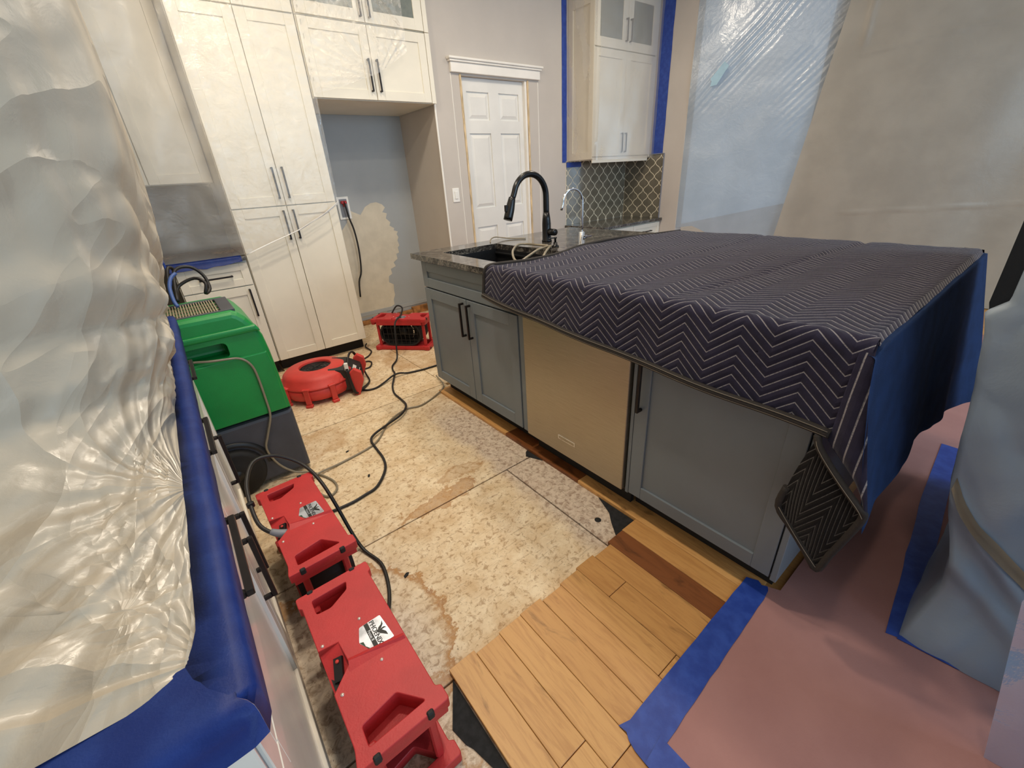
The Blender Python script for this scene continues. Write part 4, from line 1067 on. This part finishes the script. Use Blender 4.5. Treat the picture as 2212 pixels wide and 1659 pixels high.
    A0, A1 = Vector((-.042, -.024, .2805)), Vector((.0895, -.052, .2805)); dn = Vector((-.006, -.022, 0))
    v.bm.faces.new([v.bm.verts.new(p) for p in (A0+Vector((0, .012, 0)), A1+Vector((0, .012, 0)), A1+Vector((0, 0, .006)), A0+Vector((0, 0, .008)))])
    v.bm.faces.new([v.bm.verts.new(p) for p in (A0+Vector((0, 0, .008)), A1+Vector((0, 0, .006)), A1+Vector((0, -.006, -.0008)), A0+dn+Vector((0, 0, -.0008)))])
    wd_ = obj('raised_step', v, 'red', t, recalc=False)
    b.bm.free()
    for (x, y) in ((-.080, .060), (.018, .072), (.022, -.068), (-.078, -.084)):
        obj('screw', B().lathe([(0, .2828), (.003, .2825), (.0045, .2806), (.0045, .2798)], (x, y, 0), 10), 'screw', t)
    for (x, y) in ((.058, -.244), (-.062, -.244), (.058, .244), (-.062, .244)):
        obj('rubber_foot', B().box(x-.008, x+.008, y-.006, y+.006, .262, .2835, .003), 'rubber', t)
        obj('rubber_foot', B().box(x-.008, x+.008, y-.006, y+.006, 0, .02, .003), 'rubber', t)
    # foil label with emblem and lettering
    ang = math.atan2(-.08, .003)
    lb = [(.064, .046), (.070, -.034), (.012, -.031), (-.006, .006), (.008, .046)]
    L_ = obj('label', B().prism(rounded(lb, .004), 'z', .2800, .2806), 'label', t)
    def on_label(me, x, y, rot, m_, nm):
        me.transform(Matrix.Translation((x, y, .2812)) @ Matrix.Rotation(rot, 4, 'Z')); return obj(nm, me, m_, L_)
    rot = -PI/2-.02
    on_label(text_mesh('PHOENIX', .0175), .0375, .0065, rot, 'ink', 'lettering')
    obj('band', B().prism([(.030, .0455), (.030, -.0315), (.0195, -.0310), (.0195, .0455)], 'z', .2806, .2810), 'ink', L_)
    on_label(text_mesh('Focus II', .0105), .0245, .006, rot, 'label', 'lettering')
    obj('diamond', B().prism([(.0135, -.028), (.004, -.012), (.0035, .002), (-.005, .0055), (.011, -.0295)], 'z', .2806, .2810), 'inkgreen', L_)
    em = B()
    for poly in ([(.044, .007), (.0465, .0135), (.056, .0185), (.062, .028), (.060, .0165), (.053, .009)], [(.044, .005), (.045, -.003), (.051, -.009), (.060, -.019), (.0595, -.008), (.053, .003)], [(.046, .007), (.0465, .0035), (.060, .004), (.0635, .0025), (.062, .0062), (.058, .0085)], [(.046, .006), (.0445, .0095), (.040, .010), (.0425, .006), (.040, .002), (.0445, .0025)]):
        em.prism(poly, 'z', .2806, .2811)
    obj('bird_emblem', em, 'ink', L_)
    return t
fan1 = air_mover((.063, .774, 0), 0, 'nearest red box fan lying flat at bottom left beside white cabinets')
fan2 = dup(fan1, (.063, 1.362, 0), math.radians(1.2), 'second red box fan under looped black cord, behind the nearest one')
fan3 = dup(fan1, (1.385, 3.36, 0), math.radians(-139), 'red box fan in front of the patched refrigerator alcove')
fan1['label'] = 'nearest red box fan lying flat at bottom left beside white cabinets'

# round low-profile air mover
RX, RY, RZ = .535, 2.985, math.radians(-24)
t = thing('round_air_mover', 'round low red air mover wrapped with black cord before the pantry', 'air mover', (RX, RY, 0), RZ, local=True)
obj('lower_housing', B().lathe([(0, .022), (.185, .022), (.222, .035), (.232, .06), (.232, .112), (.2, .112)], (0, 0, 0), 40), 'red_light', t)
obj('upper_housing', B().lathe([(.228, .112), (.236, .114), (.236, .122), (.228, .126), (.216, .168), (.19, .192), (.12, .204), (.108, .206), (.104, .200), (.104, .172)], (0, 0, 0), 40), 'red_light', t)
g = B(); g.lathe([(0, .186), (.105, .186)], (0, 0, 0), 32)
inl = obj('inlet_screen', g, 'fan_dark', t)
g = B()
for rr in (.02, .04, .06, .08, .098): g.tube([(rr*math.cos(2*PI*k/28), rr*math.sin(2*PI*k/28), .1895) for k in range(29)], .0018, 5, 1)
for k in range(6): g.tube([(0, 0, .1895), (.1*math.cos(PI*k/3), .1*math.sin(PI*k/3), .1895)], .0018, 5, 1)
obj('wire_guard', g, 'black', inl)
for k in range(7):
    a = math.radians(60+40*k)
    if abs(((math.degrees(a)+180) % 360)-180) < 40: continue
    ca, sa = math.cos(a), math.sin(a)
    b = B(); b.box(-.022, .022, -.010, .020, .0, .02, .003).box(-.018, .018, -.006, .012, .02, .128, .004).box(-.024, .024, -.012, .012, .118, .132, .004)
    b.bm.transform(Matrix.Translation((ca*.236, sa*.236, 0)) @ Matrix.Rotation(a-PI/2, 4, 'Z'))
    obj('rib_foot', b, 'red_light', t)
# outlet snout on local +x
obj('outlet_housing', B().prism([(.10, .03), (.285, .03), (.285, .135), (.20, .19), (.10, .20)], 'y', -.125, .125, .008, 2), 'fan_dark', t)
ou = obj('outlet_grille', B().box(.284, .289, -.10, .10, .045, .125), 'black', t)
g = B()
for q in range(6): g.box(.288, .2915, -.10, .10, .053+.013*q, .056+.013*q)
obj('grille_bar', g, 'rubber', ou)
for y in (-.142, .142):
    obj('handle_bar', B().prism([(.245, .0), (.275, .0), (.318, .10), (.312, .165), (.27, .195), (.238, .17), (.232, .08)], 'y', y-.020, y+.020, .006, 2), 'red_light', t)
obj('rating_label', B().prism([(.2855, .128), (.246, .1605), (.248, .1622), (.2875, .1297)], 'y', -.05, .02), 'paperlabel', t)
obj('control_label', B().prism([(.238, .164), (.214, .1835), (.216, .1855), (.240, .166)], 'y', -.085, -.045), 'red', t)
for k, (r0, ph) in enumerate(((.0, 0), (.008, .6))):
    obj('cord_wrap', B().tube([(.225+r0, -.172, .20), (.235+r0, -.178, .10), (.25+r0, -.17, .02), (.29, -.10, .012+r0), (.33, .02, .012), (.30, .15, .02), (.27+r0, .178, .10), (.24+r0, .165, .20), (.225, .08, .215+r0), (.23, -.06, .215), (.225+r0, -.172, .20)], .006, 7, 4), 'cord', t)
obj('plug', B().box(.215, .24, -.165, -.145, .19, .245, .004), 'outlet', t)

# ------------------------------------------------------------------ green dehumidifier
t = thing('dehumidifier', 'green and charcoal dehumidifier on wheels beside the left counter', 'dehumidifier', (-.05, 2.3, 0))
prof = [(.221, .36), (.216, .56), (.212, .66), (.205, .735), (.188, .785), (.165, .825), (.140, .852), (.120, .862), (-.26, .862), (-.30, .845), (-.33, .80), (-.33, .36)]
b = B(); b.prism(prof, 'y', 2.082, 2.50, .026, 3)
for q in b.bm.faces: q.smooth = False
sh = obj('upper_shell', b, 'green', t)
cut = B(); cut.box(-.36, .062, 2.03, 2.175, .675, .742, .018, 3)
cu_ = bpy.data.meshes.new('cut'); bmesh.ops.recalc_face_normals(cut.bm, faces=list(cut.bm.faces)); cut.bm.to_mesh(cu_); cut.bm.free()
co_ = bpy.data.objects.new('cut', cu_); COL.objects.link(co_)
def boolean(o, c):
    md = o.modifiers.new('cut', 'BOOLEAN'); md.operation = 'DIFFERENCE'; md.object = c; md.solver = 'EXACT'
    dg = bpy.context.evaluated_depsgraph_get(); dg.update()
    me = bpy.data.meshes.new_from_object(o.evaluated_get(dg)); o.modifiers.clear(); old = o.data; o.data = me; bpy.data.meshes.remove(old)
cu_.transform(Matrix.Translation(-OFF[sh.name])); co_.parent = t
boolean(sh, co_)
cut2 = B(); cut2.box(-.24, .138, 2.125, 2.43, .8525, .90, .004)
cu2 = bpy.data.meshes.new('cut'); bmesh.ops.recalc_face_normals(cut2.bm, faces=list(cut2.bm.faces)); cut2.bm.to_mesh(cu2); cut2.bm.free(); cu2.transform(Matrix.Translation(-OFF[sh.name])); co_.data = cu2
boolean(sh, co_); bpy.data.objects.remove(co_)
obj('raised_front_panel', B().prism([(.205, .37), (.204, .60), (.196, .664), (.06, .664), (-.32, .664), (-.32, .37)], 'y', 2.076, 2.09, .006, 2), 'green', t)
obj('shoulder_rib', B().prism([(.187, .792), (.196, .775), (.20, .762), (-.32, .762), (-.32, .792)], 'y', 2.070, 2.10, .010, 3), 'green', t)
gf = B(); gf.box(-.24, .138, 2.125, 2.14, .853, .866, .002).box(-.24, .138, 2.415, 2.43, .853, .866, .002).box(.088, .138, 2.14, 2.415, .853, .8655, .002).box(-.24, -.22, 2.14, 2.415, .853, .866, .002)
obj('grille_frame', gf, 'charcoal', t)
gs = B()
for k in range(30): gs.box(-.215+.010*k, -.210+.010*k, 2.14, 2.415, .855, .8635)
for k in range(3): gs.box(-.22, .088, 2.20+.07*k, 2.204+.07*k, .854, .8615)
obj('intake_grille', gs, 'grillmat', t)
b = B(); b.prism([(.223, .02), (.222, .355), (-.33, .355), (-.33, .10), (-.30, .02)], 'y', 2.085, 2.49, .016, 2)
ba = obj('base_tank', b, 'charcoal', t)
obj('wheel_arch', B().lathe([(.135, 2.078), (.158, 2.076), (.160, 2.09), (.135, 2.09)], (-.085, 0, .125), 28, 'y', True, .0, PI), 'black', t)
for (x, z, nm) in ((-.085, .125, 1),):
    whl = obj('wheel', B().lathe([(0, 2.050), (.06, 2.048), (.075, 2.056), (.10, 2.052), (.120, 2.058), (.124, 2.085), (0, 2.085)], (x, 0, z), 28, 'y'), 'rubber', t)
    obj('hub', B().lathe([(0, 2.040), (.022, 2.042), (.026, 2.050), (.05, 2.050), (0, 2.052)], (x, 0, z), 18, 'y'), 'black', whl)
obj('rear_handle', B().tube([(-.25, 2.12, .84), (-.262, 2.12, .90), (-.26, 2.2, .92), (-.26, 2.4, .92), (-.262, 2.47, .90), (-.25, 2.47, .84)], .013, 10, 4), 'charcoal', t)
solo('drain_hose', B().tube([(-.20, 2.10, .70), (-.08, 2.085, .69), (-.02, 2.070, .682), (.04, 2.068, .674), (.085, 2.068, .665), (.115, 2.067, .635), (.128, 2.066, .58), (.128, 2.066, .45), (.122, 2.066, .36), (.085, 2.066, .27), (.06, 2.066, .20), (.085, 2.066, .10), (.14, 2.055, .03), (.20, 2.03, .010), (.246, 1.95, .007), (.271, 1.868, .007), (.262, 1.80, .007), (.215, 1.775, .007), (.185, 1.85, .007), (.19, 1.955, .007), (.231, 1.982, .014), (.356, 2.002, .007), (.522, 2.036, .007), (.60, 2.09, .007), (.69, 2.20, .007), (.78, 2.262, .007), (.872, 2.288, .007), (.956, 2.266, .007), (1.086, 2.316, .007), (1.19, 2.375, .024), (1.23, 2.55, .03)], .0052, 7),
     'hose', 'pale clear drain hose running from green dehumidifier across the subfloor', 'hose')
solo('power_cord', B().tube([(-.045, 2.46, .875), (-.035, 2.5, .93), (-.01, 2.55, 1.0), (.05, 2.56, 1.005), (.09, 2.55, .96), (.095, 2.52, .90), (.07, 2.49, .885), (.085, 2.50, .93), (.05, 2.53, .955), (-.02, 2.53, .93), (-.045, 2.50, .885), (-.055, 2.52, .93), (-.035, 2.56, 1.01), (-.015, 2.58, 1.0), (-.03, 2.56, .95), (-.055, 2.52, .88)], .0075, 7),
     'cord', 'coil of thick black cord standing on top of green dehumidifier', 'cord')
solo('blue_rope', B().tube([(-.012, 2.44, 1.0), (-.035, 2.42, .985), (-.052, 2.39, .95), (-.056, 2.35, .90), (-.05, 2.33, .875)], .008, 7), 'blue_cord', 'short blue rope end beside the black cord coil', 'rope')

# ------------------------------------------------------------------ cords on the floor
solo('power_cord', B().tube([(0.19, 1.66, 0.008), (0.283, 1.655, 0.008), (0.353, 1.666, 0.008), (0.419, 1.686, 0.008), (0.499, 1.78, 0.008), (0.532, 1.881, 0.008), (0.54, 2, 0.008), (0.547, 2.085, 0.015), (0.588, 2.128, 0.020), (0.68, 2.17, 0.021), (0.8, 2.225, 0.021), (0.872, 2.31, 0.022), (0.893, 2.43, 0.009), (0.898, 2.551, 0.008), (0.934, 2.664, 0.008), (0.98, 2.747, 0.014), (1.04, 2.86, 0.014), (1.06, 2.941, 0.008), (1.095, 3.022, 0.008), (1.17, 3.1, 0.02), (1.2, 3.14, 0.1), (1.225, 3.165, 0.24), (1.26, 3.205, 0.295), (1.38, 3.36, 0.294), (1.43, 3.43, 0.33), (1.4, 3.47, 0.345), (1.35, 3.48, 0.29)], .0068, 7),
     'cord', 'long black cord from far box fan along the floor to second fan', 'cord')
solo('power_cord', B().tube([(0.77, 2.9, 0.03), (0.748, 2.83, 0.009), (0.769, 2.752, 0.008), (0.837, 2.731, 0.008), (0.92, 2.765, 0.014), (1, 2.8, 0.026), (1.06, 2.81, 0.024), (1.116, 2.801, 0.01), (1.222, 2.777, 0.008), (1.3, 2.77, 0.008), (1.45, 2.76, 0.008)], .0068, 7), 'cord', 'black cord running from round red fan toward the island', 'cord')
solo('power_cord', B().tube([(0.93, 3.3, 0.008), (0.975, 3.338, 0.008), (1.041, 3.384, 0.008), (1.098, 3.476, 0.008), (1.089, 3.582, 0.02), (1.12, 3.63, 0.03)], .006, 7), 'cord', 'short bent black cord between round fan and the far box fan', 'cord')
solo('power_cord', B().tube([(0.86, 3.22, 0.02), (0.97, 3.273, 0.008), (1, 3.228, 0.008), (0.957, 3.14, 0.008), (0.907, 3.128, 0.008), (0.85, 3.1, 0.02)], .006, 7), 'cord', 'small black cord loop at the side of round red fan', 'cord')
solo('power_cord', B().tube([(1.62, 3.32, .03), (1.68, 3.26, .007), (1.74, 3.20, .007), (1.80, 3.12, .007)], .006, 7), 'cord', 'black cord leaving the far box fan behind island corner', 'cord')
b = B().tube([(-.012, 1.335, .272), (-.04, 1.355, .283), (-.06, 1.40, .30), (-.062, 1.48, .33), (-.05, 1.56, .37), (-.01, 1.64, .395), (.05, 1.66, .385), (.105, 1.66, .345), (.15, 1.63, .30), (.175, 1.55, .265), (.19, 1.47, .20), (.21, 1.40, .06), (.225, 1.34, .009), (.25, 1.24, .007), (.235, 1.14, .007), (.205, 1.06, .007), (.165, .99, .02)], .007, 7)
co2 = solo('power_cord', b, 'cord', 'black cord looped up over second red box fan and plugged into it', 'cord')
obj('plug', B().tube([(-.035, 1.352, .282), (-.022, 1.342, .275), (-.008, 1.334, .268), (.004, 1.330, .262)], lambda k: .010+.006*k, 10, 2), 'lightgrey', co2)
obj('cable_tie', B().box(-.074, -.050, 1.47, 1.485, .318, .342, .004), 'black', co2)
for (x, y, a, s_, lbl) in ((.302, 1.13, .4, .012, 'small dark wood chip on pale subfloor near nearest fan'), (.42, 1.80, 1.0, .011, 'small dark chip on subfloor between hose loop and cord'), (.41, 2.09, .2, .009, 'tiny dark chip on subfloor beside dehumidifier hose')):
    b = B(); pts = [(-s_, -.4*s_), (.2*s_, -.5*s_), (1.1*s_, -.1*s_), (.5*s_, .5*s_), (-.8*s_, .3*s_)]
    ca, sa = math.cos(a), math.sin(a)
    b.prism([(x+p[0]*ca-p[1]*sa, y+p[0]*sa+p[1]*ca) for p in pts], 'z', .0005, .005); solo('wood_chip', b, 'dark', lbl, 'debris')
